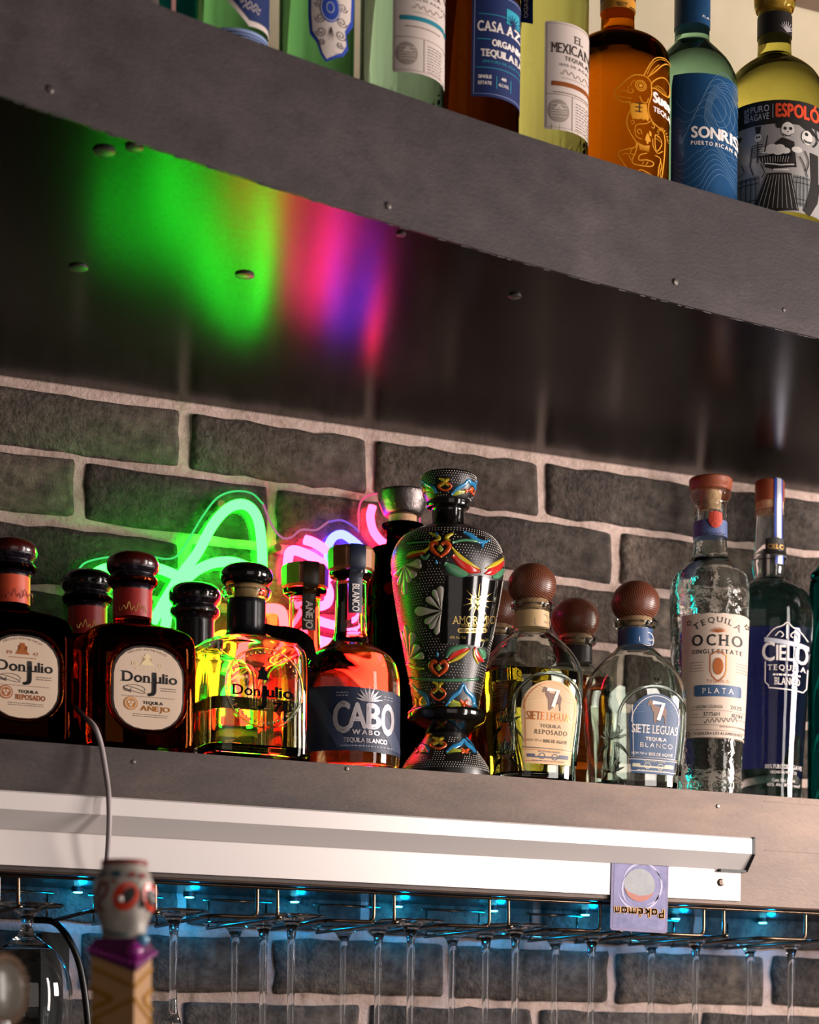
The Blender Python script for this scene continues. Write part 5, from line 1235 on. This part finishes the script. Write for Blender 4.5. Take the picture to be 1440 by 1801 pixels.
for P, w, cl in (([(735, 490), (800, 340), (850, 230), (950, 165), (950, 240), (880, 380), (780, 495)], 11, 0), ([(770, 470), (815, 350), (870, 250), (930, 200)], 6, 0), ([(800, 460), (850, 380), (900, 300)], 7, 0),
                 ([(820, 600), (830, 545), (900, 465), (980, 415), (1035, 440), (1025, 580), (960, 620), (870, 600), (822, 612)], 11, 0), ([(880, 560), (940, 560), (1000, 590)], 6, 0), ([(860, 575), (930, 590), (990, 605)], 5, 0),
                 ([(735, 490), (640, 500), (570, 540), (480, 630), (412, 695), (430, 780), (500, 828), (580, 822)], 11, 0), ([(735, 490), (790, 515), (822, 560)], 9, 0),
                 ([(580, 822), (592, 900), (560, 980), (548, 1080), (590, 1190), (660, 1290)], 11, 0), ([(822, 600), (822, 700), (792, 820), (795, 920), (840, 1005), (910, 1040), (965, 1065), (985, 1160), (975, 1400), (940, 1700)], 11, 0),
                 ([(660, 1290), (640, 1350), (480, 1400), (460, 1455), (560, 1600), (630, 1625)], 11, 0), ([(680, 1280), (650, 1400), (610, 1520), (680, 1550), (820, 1535), (855, 1480), (780, 1470), (690, 1490), (700, 1430), (780, 1390)], 10, 0),
                 ([(870, 1385), (935, 1400), (915, 1520), (895, 1645), (800, 1620), (710, 1600), (670, 1640)], 10, 0), ([(820, 1000), (760, 1050), (660, 1080), (640, 1150), (660, 1220), (720, 1240)], 8, 0), ([(590, 1060), (620, 1030), (630, 1070), (600, 1080)], 7, 0),
                 ([(720, 1180), (700, 1130), (665, 1150), (690, 1190)], 8, 0), ([(830, 1020), (860, 1040), (850, 1075), (825, 1065)], 7, 0), ([(870, 1140), (930, 1160), (945, 1230), (890, 1330), (870, 1250), (870, 1140)], 9, 0), ([(880, 1180), (940, 1200)], 6, 0), ([(840, 1200), (850, 1290), (900, 1350), (960, 1290)], 8, 0),
                 ([(560, 640), (560, 700), (600, 715), (620, 680), (595, 670)], 8, 0), ([(470, 700), (520, 690), (560, 720)], 6, 0), ([(450, 760), (520, 770), (600, 780)], 6, 0), ([(640, 560), (600, 590), (590, 640)], 7, 0), ([(690, 740), (720, 800), (770, 800), (790, 740)], 8, 0),
                 ([(935, 1420), (950, 1480), (930, 1560), (945, 1640)], 8, 0), ([(500, 1440), (560, 1430), (600, 1500)], 8, 0), ([(620, 1350), (590, 1420), (640, 1440)], 8, 0), ([(740, 1500), (730, 1530)], 7, 0), ([(790, 1490), (770, 1530)], 7, 0)):
    rl.append(line(RQ(P), w / 6.672, k=4))
for a in range(12): rl.append(stroke2d(RQ([(960 + 55 * math.cos(a * .35 + 2.6) * .8, 1110 + 60 * math.sin(a * .35 + 2.6)), (960 + 90 * math.cos(a * .35 + 2.6) * .8, 1110 + 95 * math.sin(a * .35 + 2.6))]), 1.0))
for a in range(9): rl.append(stroke2d(RQ([(690 + a * 14, 1310 - abs(a - 4) * 4), (700 + a * 12, 1370)]), [1.8, .5]))
rl += [ell(1020 + 700 / 6.672, 60 + 615 / 6.672, 9, 9, 1.6), ell(1020 + 700 / 6.672, 60 + 615 / 6.672, 6, 6, 1.3), el(1020 + 700 / 6.672, 60 + 615 / 6.672, 3, 3)]
rl += [poly(RQ([(596, 835), (770, 820), (778, 900), (800, 975), (785, 1015), (760, 995), (735, 1015), (705, 995), (675, 1015), (645, 998), (610, 1015), (590, 960)]))]
rl += [poly(RQ([(755, 1240), (765, 1190), (785, 1150), (810, 1200), (820, 1245), (795, 1250), (790, 1280), (775, 1280), (770, 1250)])), poly(RQ([(800, 1120), (825, 1130), (830, 1180), (805, 1175)]))]
add(b, 'rabbit_print', mat('print_marigold', 'e39a1e', .45), rl, 1125, 0, .0007, **TR)
add(b, 'print_stitches', mat('ink_bark', '2a1406', .5), [stroke2d(RQ([(690, 820), (690, 935)]), 1.6)] + [stroke2d(RQ([(640, y), (720, y - 3)]), 1.6) for y in (830, 875, 925)], 1125, 0, .0010, **TR)
add(b, 'lettering', K_white, [tx('Suerte', 1171, 179, 17, 48, bold=.10), tx('TEQUILA', 1168, 200, 8.5, 42, bold=.05)], 1160, 0, .0007, **TR)
b = upper('pale green bottle with blue contour line label', 1216, [(190, 80), (158, 80), (138, 76), (118, 66), (102, 53), (88, 40), (80, 33), (74, 31), (52, 30.5), (-60, 30.5), (-62, 30, 1)], g_so, hw=80, back=.072)
b.lathe('neck_capsule', mat('capsule_blue', '17395c', .35, var=['215078'], vs=40), [(54, 31.6, 1), (-64, 31.6, 1), (-68, 28, 1)])
SB = mat('label_ocean', '1f4f7c', .32, .25, coat=.3); add(b, 'label', SB, [poly([(1182, 132), (1320, 132), (1320, 395), (1182, 395)])], 1250, 0, .0006, **TR)
cl_ = []
for k in range(7):
    cl_.append(line([(1190 + t * 7 + 2 * k, 150 + 44 * math.exp(-((t - 9 + k) / 4.) ** 2) * (1 - k * .05) * -1 + 30 * math.sin(t * .35 + k * .5) + 14 * k + 30) for t in range(17)], .9, k=3))
    cl_.append(ell(1262 + 3 * k, 192 + 2 * k, 12 + 5 * k, 22 + 7 * k, .8, 28))
    cl_.append(line([(1186 + t * 8, 350 - 10 * k + 26 * math.sin(t * .5 + k * .2) - abs(t - 6) * 5) for t in range(15)], .9, k=3))
add(b, 'contour_print', mat('print_steel_blue', '5f86ab', .4, .3), cl_, 1250, 0, .0008, **TR)
add(b, 'lettering', K_white, [tx('SONRISA', 1266, 236, 19, 98, bold=.06), tx('PUERTO RICAN RUM', 1262, 255, 6.5, 92, bold=.06, gap=.3), tx('PLATA', 1243, 42, 4, 20)] + [tx('S', 1238, 2, 14, 9, bold=.06)] + micro(1270, 348, 44, 2, 2, 5), 1250, 0, .0010, **TR)
b = upper('round bottle of straw coloured spirit with black band and skeleton scene label', 1361, [(220, 88), (180, 88), (158, 84), (140, 74), (126, 60), (114, 44), (106, 34), (98, 30), (70, 29), (26, 29), (20, 33), (8, 36), (-6, 36), (-12, 31, 1)], g_es, hw=88, back=.066)
b.lathe('stopper', mat('stopper_orange', 'b5532a', .5), [(-10, 30, 1), (-12, 38, 1), (-34, 38, 1), (-36, 34, 1)])
b.lathe('cork', K_cork, [(24, 22, 1), (-12, 23, 1)])
b.lathe('neck_band', K_ink, [(70, 30.4, 1), (33, 30.4, 1)])
add(b, 'band_agave', SV, [stroke2d([(1381, 56), (1381 + 11 * math.cos(a), 50 - 13 * math.sin(a))], [2.4, .7]) for a in [.3 + .36 * i for i in range(8)]], 1375, 0, .0014, **TR)
add(b, 'scene_label', mat('label_silver', 'a8a3a0', .42, .3), [poly([(1265, 216), (1475, 216), (1475, 372), (1265, 372)])], 1365, 0, .0006, **TR)
zz = [(1262 + i * 2.4, 176 + (i % 2) * 2) for i in range(90)]
add(b, 'band_label', K_ink, [poly(zz + [(1478, 218), (1262, 218)])], 1365, 0, .0009, **TR)
add(b, 'lettering', mat('print_vermilion', 'e04a24', .45), [tx('ESPOLÓN', 1408, 196, 22, 86, bold=.08)], 1385, 0, .0013, **TR)
add(b, 'band_lettering', mat('ink_grey', 'b8bac4'), [tx('PURO', 1338, 190, 11, 31), tx('AGAVE', 1337, 204, 11, 32), stroke2d([(1359.5, 184), (1359.5, 208)], .8), ([(1316 + q, 197 - p) for p, q in tx('100%'.replace('%', '%'), 0, 0, 8, 24, bold=.03)[0]], tx('100%', 0, 0, 8, 24, bold=.03)[1])], 1345, 0, .0013, **TR)
def EQ(P): return [(1280 + x / 4.5, y / 4.5) for x, y in P]
blk, wht, gry = [], [], []
blk += [poly(EQ([(380, 1130), (430, 1090), (520, 1120), (540, 1320), (370, 1340), (300, 1320)])), poly(EQ([(320, 1370), (500, 1370), (560, 1660), (380, 1675), (210, 1650)])), poly(EQ([(240, 1230), (510, 1210), (480, 1290), (300, 1300)])),
        poly(EQ([(225, 990), (270, 990), (265, 1045), (232, 1045)])), poly(EQ([(535, 965), (640, 975), (720, 1060), (600, 1010)])), poly(EQ([(640, 1180), (700, 1180), (705, 1400), (650, 1400)])), poly(EQ([(650, 1400), (720, 1400), (700, 1560), (640, 1690), (590, 1650), (630, 1520)])),
        poly(EQ([(415, 945), (490, 945), (485, 975), (420, 975)])), poly(EQ([(70, 1040), (130, 1040), (110, 1080), (75, 1090)]))]
for cx_, cy_, rx_, ry_ in ((405, 990, 24, 28),): blk.append(el(1280 + cx_ / 4.5, cy_ / 4.5, rx_ / 4.5, ry_ / 4.5, 16))
wht += [el(1280 + 470 / 4.5, 1030 / 4.5, 48 / 4.5, 62 / 4.5), el(1280 + 615 / 4.5, 1070 / 4.5, 40 / 4.5, 56 / 4.5), el(1280 + 248 / 4.5, 1080 / 4.5, 27 / 4.5, 30 / 4.5, 18)]
for x, y in ((300, 1185), (345, 1195), (400, 1205), (450, 1195), (540, 1180), (350, 1165), (410, 1170)): wht.append(el(1280 + x / 4.5, y / 4.5, 9, 5.5, 16))
det = [el(1280 + x / 4.5, y / 4.5, r, r * 1.1, 12) for x, y, r in ((450, 1020, 2.6), (492, 1020, 2.6), (610, 1045, 2.8), (240, 1075, 1.6), (258, 1075, 1.6), (472, 1045, 1.0))]
det += [stroke2d(EQ([(440 + i * 10, 1062 + 3 * i), (440 + i * 10, 1085)]), 1.0) for i in range(7)] + [line(EQ([(430, 1060), (470, 1082), (510, 1060)]), 1.3, k=3), line(EQ([(590, 1090), (620, 1110), (650, 1095)]), 1.3, k=3)] + [stroke2d(EQ([(592 + i * 10, 1095), (592 + i * 10, 1115)]), .9) for i in range(6)]
for i in range(6): det += [line(EQ([(205, 1140 + i * 18), (248, 1134 + i * 18), (285, 1142 + i * 18)]), 1.2, k=2)]
det += [stroke2d(EQ([(248, 1110), (245, 1280)]), 1.5), stroke2d(EQ([(205, 1150), (190, 1290), (215, 1370)]), 1.6), stroke2d(EQ([(300, 1200), (320, 1070)]), 2.0), stroke2d(EQ([(270, 1290), (300, 1360), (280, 1400)]), 1.4)]
for bx, w_ in ((180, 80), (580, 60)):
    gry.append(poly(EQ([(bx - w_, 1380), (bx + w_, 1380), (bx + w_ * 1.12, 1500), (bx + w_, 1630), (bx - w_, 1620), (bx - w_ * 1.12, 1500)])))
    for d in (-.6, -.2, .2, .6): det.append(line(EQ([(bx + w_ * d, 1385), (bx + w_ * d * 1.2, 1500), (bx + w_ * d, 1625)]), 1.0, k=2))
    for y in (1400, 1440, 1570, 1605): det.append(stroke2d(EQ([(bx - w_, y), (bx + w_, y)]), 1.2))
for i in range(9): wht.append(stroke2d(EQ([(330 + i * 20, 1385), (250 + i * 37, 1650)]), .55))
for i in range(12): wht.append(stroke2d(EQ([(260 + i * 20, 1240), (270 + i * 18, 1285)]), .6))
wht += [stroke2d(EQ([(300, 1290), (420, 1310), (520, 1300)]), 2.2), stroke2d(EQ([(365, 1345), (480, 1345)]), 3)]
det += [line(EQ([(120, 1260), (150, 1330), (100, 1350)]), 1, k=2), line(EQ([(560, 1230), (590, 1280), (620, 1380)]), 1.6, k=2), line(EQ([(600, 1180), (630, 1260), (610, 1340)]), 1.6, k=2), line(EQ([(680, 980), (690, 1080), (660, 1130)]), 1.8, k=2)]
[add(b, 'barrel_print', mat('print_barrel', '7b7d7c', .5), [g1], 1365, 0, .0009, **TR) for g1 in gry]; add(b, 'figure_print', K_ink, blk, 1365, 0, .0011, **TR)
add(b, 'bone_print', mat('print_bone', 'cfc9c2', .5), wht, 1365, 0, .0013, **TR); add(b, 'line_print', K_ink, det, 1365, 0, .0015, **TR)

# ------------------------------------------------------------------ stemware rack, lights and glasses under the lower shelf
M_wire = mat('bronze_wire', '7d6a58', .22, .95)
rack = thing('glass_rack', 'polished wire stemware rack hanging under the lower shelf', 'glass rack', (1, 2.04, ZL0))
RO = rack.location; rr_w = .0019; YF = 1.948; YB = 2.135; ZR = ZC + .1465
def atx(x, y, Y): return onY(x, y, Y).x
w1 = [-3, 245, 452, 657, 860, 1055, 1237, 1416]; w2 = [31, 272, 487, 692, 893, 1086, 1272, 1450]
slots = []
for k in range(len(w1)):
    a = atx(w1[k], 1600, YF); c = atx(w2[k], 1600, YF); tw = atx(w1[k] - 80, 1620, YF)
    bm = bmesh.new()
    P = [(a, YF, ZL0 - .001), (a, YF, ZR + .006), (a - .0015, YF + .0005, ZR + .0015), (a - .006, YF + .001, ZR), (tw + .012, YF + .004, ZR), (tw + .003, YF + .012, ZR), (tw + .001, YF + .030, ZR), (tw + .0045, YB, ZR)]
    tube(bm, [Vector(p) - RO for p in smooth_path(P, 4)], rr_w, 8); link('rail', bm, M_wire, rack, True)
    bm = bmesh.new()
    P = [(c, YF, ZL0 - .001), (c + .0006, YF, ZR + .006), (c + .0012, YF + .0015, ZR + .001), (c + .001, YF + .006, ZR), (c - .004, YB - .05, ZR), (c - .006, YB, ZR)]
    tube(bm, [Vector(p) - RO for p in smooth_path(P, 4)], rr_w, 8); link('rail', bm, M_wire, rack, True)
    # rear supports
    for xx in (c - .006, tw + .0045):
        bm = bmesh.new(); tube(bm, [Vector((xx, YB - .004, ZL0 - .008)) - RO, Vector((xx, YB - .004, ZR)) - RO], .0011, 6); link('rear_support', bm, M_wire, rack, True)
    slots.append((c, tw))
for k in range(len(slots) - 1):
    c, t2 = slots[k][0] - .006, slots[k + 1][1] + .0045
    bm = bmesh.new(); tube(bm, [Vector((c - .006, YB - .004, ZL0 - .0075)) - RO, Vector((t2 + .006, YB - .004, ZL0 - .0075)) - RO], .0014, 6); link('rear_rod', bm, M_wire, rack, True)
bm = bmesh.new(); tube(bm, [Vector((XA, YF - .004, ZL0 - .0085)) - RO, Vector((XB, YF - .004, ZL0 - .0085)) - RO], .0016, 8); link('front_rod', bm, M_wire, rack, True)
led_m = emit('led_cyan', (.12, .85, 1), 9)
pucks = [(137, 1569), (333, 1577), (518, 1584), (700, 1592), (868, 1601), (1029, 1612), (1188, 1621), (1341, 1631)]
for i, (x, y) in enumerate(pucks):
    p = onY(x, y, YW - .0175)
    t = thing('puck_light', '%s small cyan puck light from the left under the back of the lower shelf' % ['first', 'second', 'third', 'fourth', 'fifth', 'sixth', 'seventh', 'eighth'][i], 'light', (p.x, p.y, ZL0), 0, 'blue puck lights under the lower shelf')
    bm = bmesh.new(); loft(bm, [(-.004, .0062), (0, .0068)], 20); link('housing', bm, M_black, t, True, 40)
    bm = bmesh.new(); loft(bm, [(-.0050, .0040), (-.0039, .0050)], 20); link('lens', bm, led_m, t, True, 40)
    l = bpy.data.lights.new('led', 'POINT'); l.shadow_soft_size = .004; l.energy = .11; l.color = (.0, .40, 1)
    o = bpy.data.objects.new('led', l); COL.objects.link(o); o.parent = t; o.location = (0, -.018, -.014)
G_st = glass('stem_glass', (.97, .985, .99), 0, 1.5)
def stemware(label, xp, yp, Y, kind='martini', row=''):
    p = onY(xp, yp, Y); t = thing('wine_glass' if kind != 'goblet' else 'goblet', label, 'glass', (p.x, Y, ZR + rr_w), 0, 'stemmed glasses hanging upside down from the rack')
    if kind == 'goblet':
        st = [(.004, .0345), (.0028, .0350), (.0015, .032), (.0005, .022), (-.002, .012), (-.008, .0065), (-.016, .0055), (-.024, .008), (-.030, .015)]
        bo = [(-.030, .015), (-.040, .028), (-.055, .038), (-.075, .043), (-.10, .042), (-.13, .034)]
    else:
        L = .105 if kind == 'short' else .150
        st = [(.0042, .0335), (.003, .0342), (.0018, .030), (.0006, .020), (-.0015, .0105), (-.006, .0068), (-.014, .0046), (-.035, .0038), (-L + .03, .0038), (-L + .012, .0046), (-L, .0085)]
        bo = [(-L, .0085), (-L - .012, .018), (-L - .03, .028), (-L - .055, .0325), (-L - .10, .030)]
    bm = bmesh.new()
    outer = smooth_path([(h, r, 0) for h, r in st[::-1]], 4)
    loft(bm, [(v.x, v.y) for v in outer], 28); link('stem_and_foot', bm, G_st, t, True, 60)
    bm = bmesh.new(); bs_ = [(v.x, v.y) for v in smooth_path([(h, r, 0) for h, r in bo[::-1]], 5)]
    inn = [(h + 0 if i else h, r - .0011) for i, (h, r) in enumerate(bs_)]
    inn = [(h, r) for h, r in inn if h < bo[0][0] - .004 and r > .002]
    seg = 32; rings = []
    seq = bs_[::-1] + inn
    for h, r in seq: rings.append([bm.verts.new((r * math.cos(2 * PI * k / seg), r * math.sin(2 * PI * k / seg), h - .0003)) for k in range(seg)])
    for u, v in zip(rings, rings[1:]):
        for k in range(seg): bm.faces.new((u[k], u[(k + 1) % seg], v[(k + 1) % seg], v[k]))
    bm.faces.new(rings[0]); bm.faces.new(rings[-1][::-1]); bmesh.ops.recalc_face_normals(bm, faces=bm.faces)
    link('bowl', bm, G_st, t, True, 60)
NTH = ['first', 'second', 'third', 'fourth', 'fifth', 'sixth', 'seventh']
stemware('large round goblet hanging at the far left, its bowl showing below the foot', 47, 1650, 1.985, 'goblet')
for i, x in enumerate((305, 512, 722, 906)):
    stemware('short stemmed glass hanging beside the skull handle, bowl top in view' if i == 0 else '%s long stemmed glass from the left in the front row of the rack' % NTH[i - 1], x, 1700, 1.988, 'short' if i == 0 else 'long')
for i, x in enumerate((463, 665, 854, 1040, 1223, 1391)): stemware('%s long stemmed glass from the left in the middle row of the rack' % NTH[i], x, 1700, 2.058)
for i, x in enumerate((413, 604, 795, 976, 1145, 1318)): stemware('%s long stemmed glass from the left in the back row against the wall' % NTH[i], x, 1700, 2.122)

# ------------------------------------------------------------------ tap handles in the foreground
b = Bottle('blurred sugar skull tap handle with orange rimmed eyes on a tan square column', 218, 1590, 1.30, 0, 0, name='beer_tap', cat='beer tap')
z0 = CAM.z + (YH - 1900) * b.k - .10; b.root.location.z = z0; b.base = z0; b.root['group'] = 'beer tap handles'
SKM = mat('skull_ceramic', 'b5aba0', .35, var=['8d8880', 'c5beb4'], vs=40)
b.prof = resample(b.rows([(1668, 30, 1), (1662, 36), (1645, 38), (1625, 41), (1608, 47), (1590, 52), (1570, 53), (1550, 50), (1532, 43), (1520, 38, 1)]), 5)
bm = bmesh.new(); loft(bm, b.prof, 56)
fd = -b.phi + .58
for v in bm.verts:   # eye sockets, cheek hollows and a jaw that pushes forward
    a = math.atan2(v.co.x, -v.co.y); r = math.hypot(v.co.x, v.co.y); dz_ = 0
    for px_, py_, rx_, ry_, dp in ((222, 1576, .33, 22, -.14), (264, 1574, .30, 22, -.14), (246, 1590, .12, 9, -.10), (215, 1628, .5, 15, -.10), (250, 1635, .45, 18, .10), (244, 1556, .7, 9, .05)):
        a0 = -b.phi + math.asin(max(-1, min(1, (px_ - 218) / 52)))
        da = (a - a0 + PI) % (2 * PI) - PI; dh = (v.co.z - b.h(py_, .015)) / (ry_ * b.k)
        dz_ += dp * math.exp(-(da / rx_) ** 2 - dh ** 2)
    v.co.x *= 1 + dz_; v.co.y *= 1 + dz_
link('skull', bm, SKM, b.root, True)
b.lathe('crown_rim', mat('rim_red', '8f2c22', .4), [(1524, 36, 1), (1522, 40), (1518, 41), (1514, 39), (1513, 33, 1)])
T2 = dict(trace=True)
OR = mat('skull_orange', 'e8401c', .3, coat=.4)
def tilt(cx_, cy_, rx_, ry_, an, n=26): return [(cx_ + rx_ * math.cos(t) * math.cos(an) - ry_ * math.sin(t) * math.sin(an), cy_ + rx_ * math.cos(t) * math.sin(an) + ry_ * math.sin(t) * math.cos(an)) for t in [2 * PI * i / n for i in range(n)]]
for nm, m_, P, off in (('eye_rim', OR, tilt(221, 1576, 21, 26, .45), .0004), ('eye_rim', OR, tilt(262, 1575, 12, 25, -.2), .0010), ('eye_socket', K_ink, tilt(226, 1574, 9, 15, .5), .0016), ('eye_socket', K_ink, tilt(262, 1576, 6, 14, -.15), .0022), ('nose', K_blk, tilt(246, 1589, 3.5, 8, .1), .0012)):
    add(b, nm, m_, [poly(P)], 230, 0, off, **T2)
RD = mat('skull_red', '8e2a2a', .4); TL = mat('skull_teal', '37606b', .4)
add(b, 'painted_flowers', RD, [el(231, 1538, 6, 5), el(248, 1539, 6, 5), line([(172, 1575), (178, 1556), (188, 1552), (190, 1568), (182, 1578), (174, 1592), (184, 1600)], 4.5, k=4), line([(196, 1548), (206, 1552)], 4)], 215, 0, .0008, **T2)
add(b, 'painted_leaves', TL, [el(204, 1537, 9, 6), line([(176, 1538), (190, 1536)], 5), line([(196, 1641), (226, 1643)], 6), line([(186, 1634), (196, 1640)], 4)], 215, 0, .0008, **T2)
def bead(bm, loc, r): bmesh.ops.create_icosphere(bm, subdivisions=2, radius=r, matrix=Matrix.Translation(loc))
bm = bmesh.new(); q = b.wrap(b.ang(212, 1581), b.hf(212, 1581), .0016); bead(bm, q, 6 * b.k); link('eye_pearl', bm, mat('pearl', 'e8dcd4', .15, coat=.5), b.root, True)
bm = bmesh.new(); q = b.wrap(b.ang(261, 1582), b.hf(261, 1582), .0022); bead(bm, q, 5 * b.k); link('eye_pearl', bm, mat('pearl', ''), b.root, True)
bm = bmesh.new(); q = b.wrap(b.ang(246, 1652), b.hf(246, 1652), .002); bead(bm, q, 12 * b.k); link('chin_pearl', bm, mat('pearl_blue', '5aa0c4', .25, coat=.4), b.root, True)
# square column turned so one edge faces the camera
ca = -(b.phi + math.radians(22)); hw_ = 40 * b.k; ox = -(3) * b.k
def cl(u, v, h):
    c, s_ = math.cos(ca), math.sin(ca); return Vector((u * c - v * s_ + ox, u * s_ + v * c, h))
ht = b.h(1668, .015); TAN = mat('column_tan', 'b58a5c', .45)
bm = bmesh.new(); bot = b.h(1990); lv = []
for h in (bot, ht): lv.append([bm.verts.new(cl(u, v, h)) for u, v in ((-hw_, -hw_), (hw_, -hw_), (hw_, hw_), (-hw_, hw_))])
for i in range(4): bm.faces.new((lv[0][i], lv[0][(i + 1) % 4], lv[1][(i + 1) % 4], lv[1][i]))
bm.faces.new(lv[0][::-1]); bm.faces.new(lv[1]); link('column', bm, TAN, b.root)
GO = mat('column_gold', 'b88420', .35, .5)
fr_ = {'f': lambda t, h, o: cl(-hw_ + 2 * hw_ * t, -hw_ - o, h), 'r': lambda t, h, o: cl(hw_ + o, -hw_ + 2 * hw_ * t, h)}
def band_line(face, t0, y0_, t1, y1_, w=6):
    g_ = fr_[face]; bm = bmesh.new(); a_ = b.h(y0_, .015); c_ = b.h(y1_, .015); w *= b.k
    vs = [bm.verts.new(g_(t, h + d, o)) for o in (-.0002, .0009) for t, h in ((t0, a_), (t1, c_)) for d in (-w / 2, w / 2)]
    for f in ((4, 6, 7, 5), (0, 4, 5, 1), (2, 3, 7, 6), (0, 2, 6, 4), (1, 5, 7, 3)): bm.faces.new([vs[i] for i in f])
    bmesh.ops.recalc_face_normals(bm, faces=bm.faces); link('gold_chevron', bm, GO, b.root)
for dy in (0, 95):
    band_line('f', 0, 1700 + dy, .99, 1735 + dy); band_line('f', 0, 1800 + dy - 5, .99, 1757 + dy); band_line('f', 0, 1737 + dy, .5, 1755 + dy, 8); band_line('f', 0, 1775 + dy, .5, 1757 + dy, 8)
    band_line('r', .01, 1735 + dy, 1, 1700 + dy); band_line('r', .01, 1757 + dy, 1, 1795 + dy); band_line('r', .5, 1755 + dy, 1, 1737 + dy, 8); band_line('r', .5, 1757 + dy, 1, 1775 + dy, 8)
PU = mat('collar_purple', '5a0f50', .25, coat=.4)
bm = bmesh.new(); e_ = hw_ + .0012; top_ = [cl(u * .82, v * .82, b.h(1652)) for u, v in ((-e_, -e_), (e_, -e_), (e_, e_), (-e_, e_))]
mid_ = [(-e_, -e_, 1680), (e_, -e_, 1712), (e_, e_, 1680), (-e_, e_, 1712)]
T3 = [bm.verts.new(p) for p in top_]; S3 = [bm.verts.new(cl(u, v, b.h(1668))) for u, v, y in mid_]; B3 = [bm.verts.new(cl(u, v, b.h(y))) for u, v, y in mid_]
for i in range(4):
    j = (i + 1) % 4; bm.faces.new((S3[i], S3[j], T3[j], T3[i])); bm.faces.new((B3[i], B3[j], S3[j], S3[i]))
bm.faces.new(T3); link('collar', bm, PU, b.root)
PB = mat('bead_magenta', '9c1f8c', .2, coat=.5)
for i in range(9):
    t = i / 8; q = cl(-e_ + 2 * e_ * t, -e_ - .0006, b.h(1672 + 26 * t)); bm = bmesh.new(); bead(bm, q, .0017); link('collar_bead', bm, PB, b.root, True)
    q = cl(e_ + .0006, -e_ + 2 * e_ * t, b.h(1698 - 24 * t)); bm = bmesh.new(); bead(bm, q, .0017); link('collar_bead', bm, PB, b.root, True)
bm = bmesh.new(); bead(bm, cl(e_ * .9, -e_ * .95, b.h(1676)), .0058); link('collar_knob', bm, PB, b.root, True)
bm = bmesh.new(); tube(bm, [cl(0, 0, bot - .0), cl(0, 0, 0)], .008, 16); link('ferrule', bm, mat('chrome', 'b8b8b8', .15, 1.), b.root, True, 40)
p = onY(4, 1742, 1.30)
t = thing('beer_tap', 'round tap handle with gold rope rim and white centre at the bottom left corner', 'beer tap', (p.x, 1.30, z0), 0, 'beer tap handles')
kk = (p - CAM).dot(FWD) / F; zc = p.z - z0
M4 = Matrix.Translation((0, 0, zc)) @ Matrix.Rotation(math.radians(32), 4, 'Z') @ Matrix.Rotation(math.radians(90), 4, 'X')
bm = bmesh.new(); rr_ = 53 * kk
pts = [Vector((rr_ * math.cos(a), 1.08 * rr_ * math.sin(a), 0)) for a in [2 * PI * i / 60 for i in range(60)]]
tube(bm, pts, [11 * kk * (1 + .16 * math.sin(i * PI / 1.5)) for i in range(60)], 10, closed=True); bm.transform(M4); link('rope_rim', bm, mat('rope_gold', '6b4d31', .5, bump=.0006, bs=300), t, True)
bm = bmesh.new(); loft(bm, [(-.004, rr_), (.002, rr_ * .98), (.005, rr_ * .7), (.0062, rr_ * .3), (.0064, .0005)], 40); bm.transform(M4); link('plaque', bm, mat('plaque_white', '7d766c', .25, coat=.4), t, True, 50)
bm = bmesh.new(); tube(bm, [(0, 0, zc - rr_ * 1.05), (0, 0, .0)], [.006, .009], 16); link('ferrule', bm, mat('chrome', 'b8b8b8'), t, True, 40)
# bar top and tap tower that carry the handles
bm = bmesh.new(); box(bm, XA, .95, 1.05, 1.55, z0 - .05, z0 - .001)
o = link('tap_ledge', bm, mat('ledge_dark', '1c1613', .35)); tag(o, 'dark wooden ledge below the frame carrying the tap handles', 'ledge')
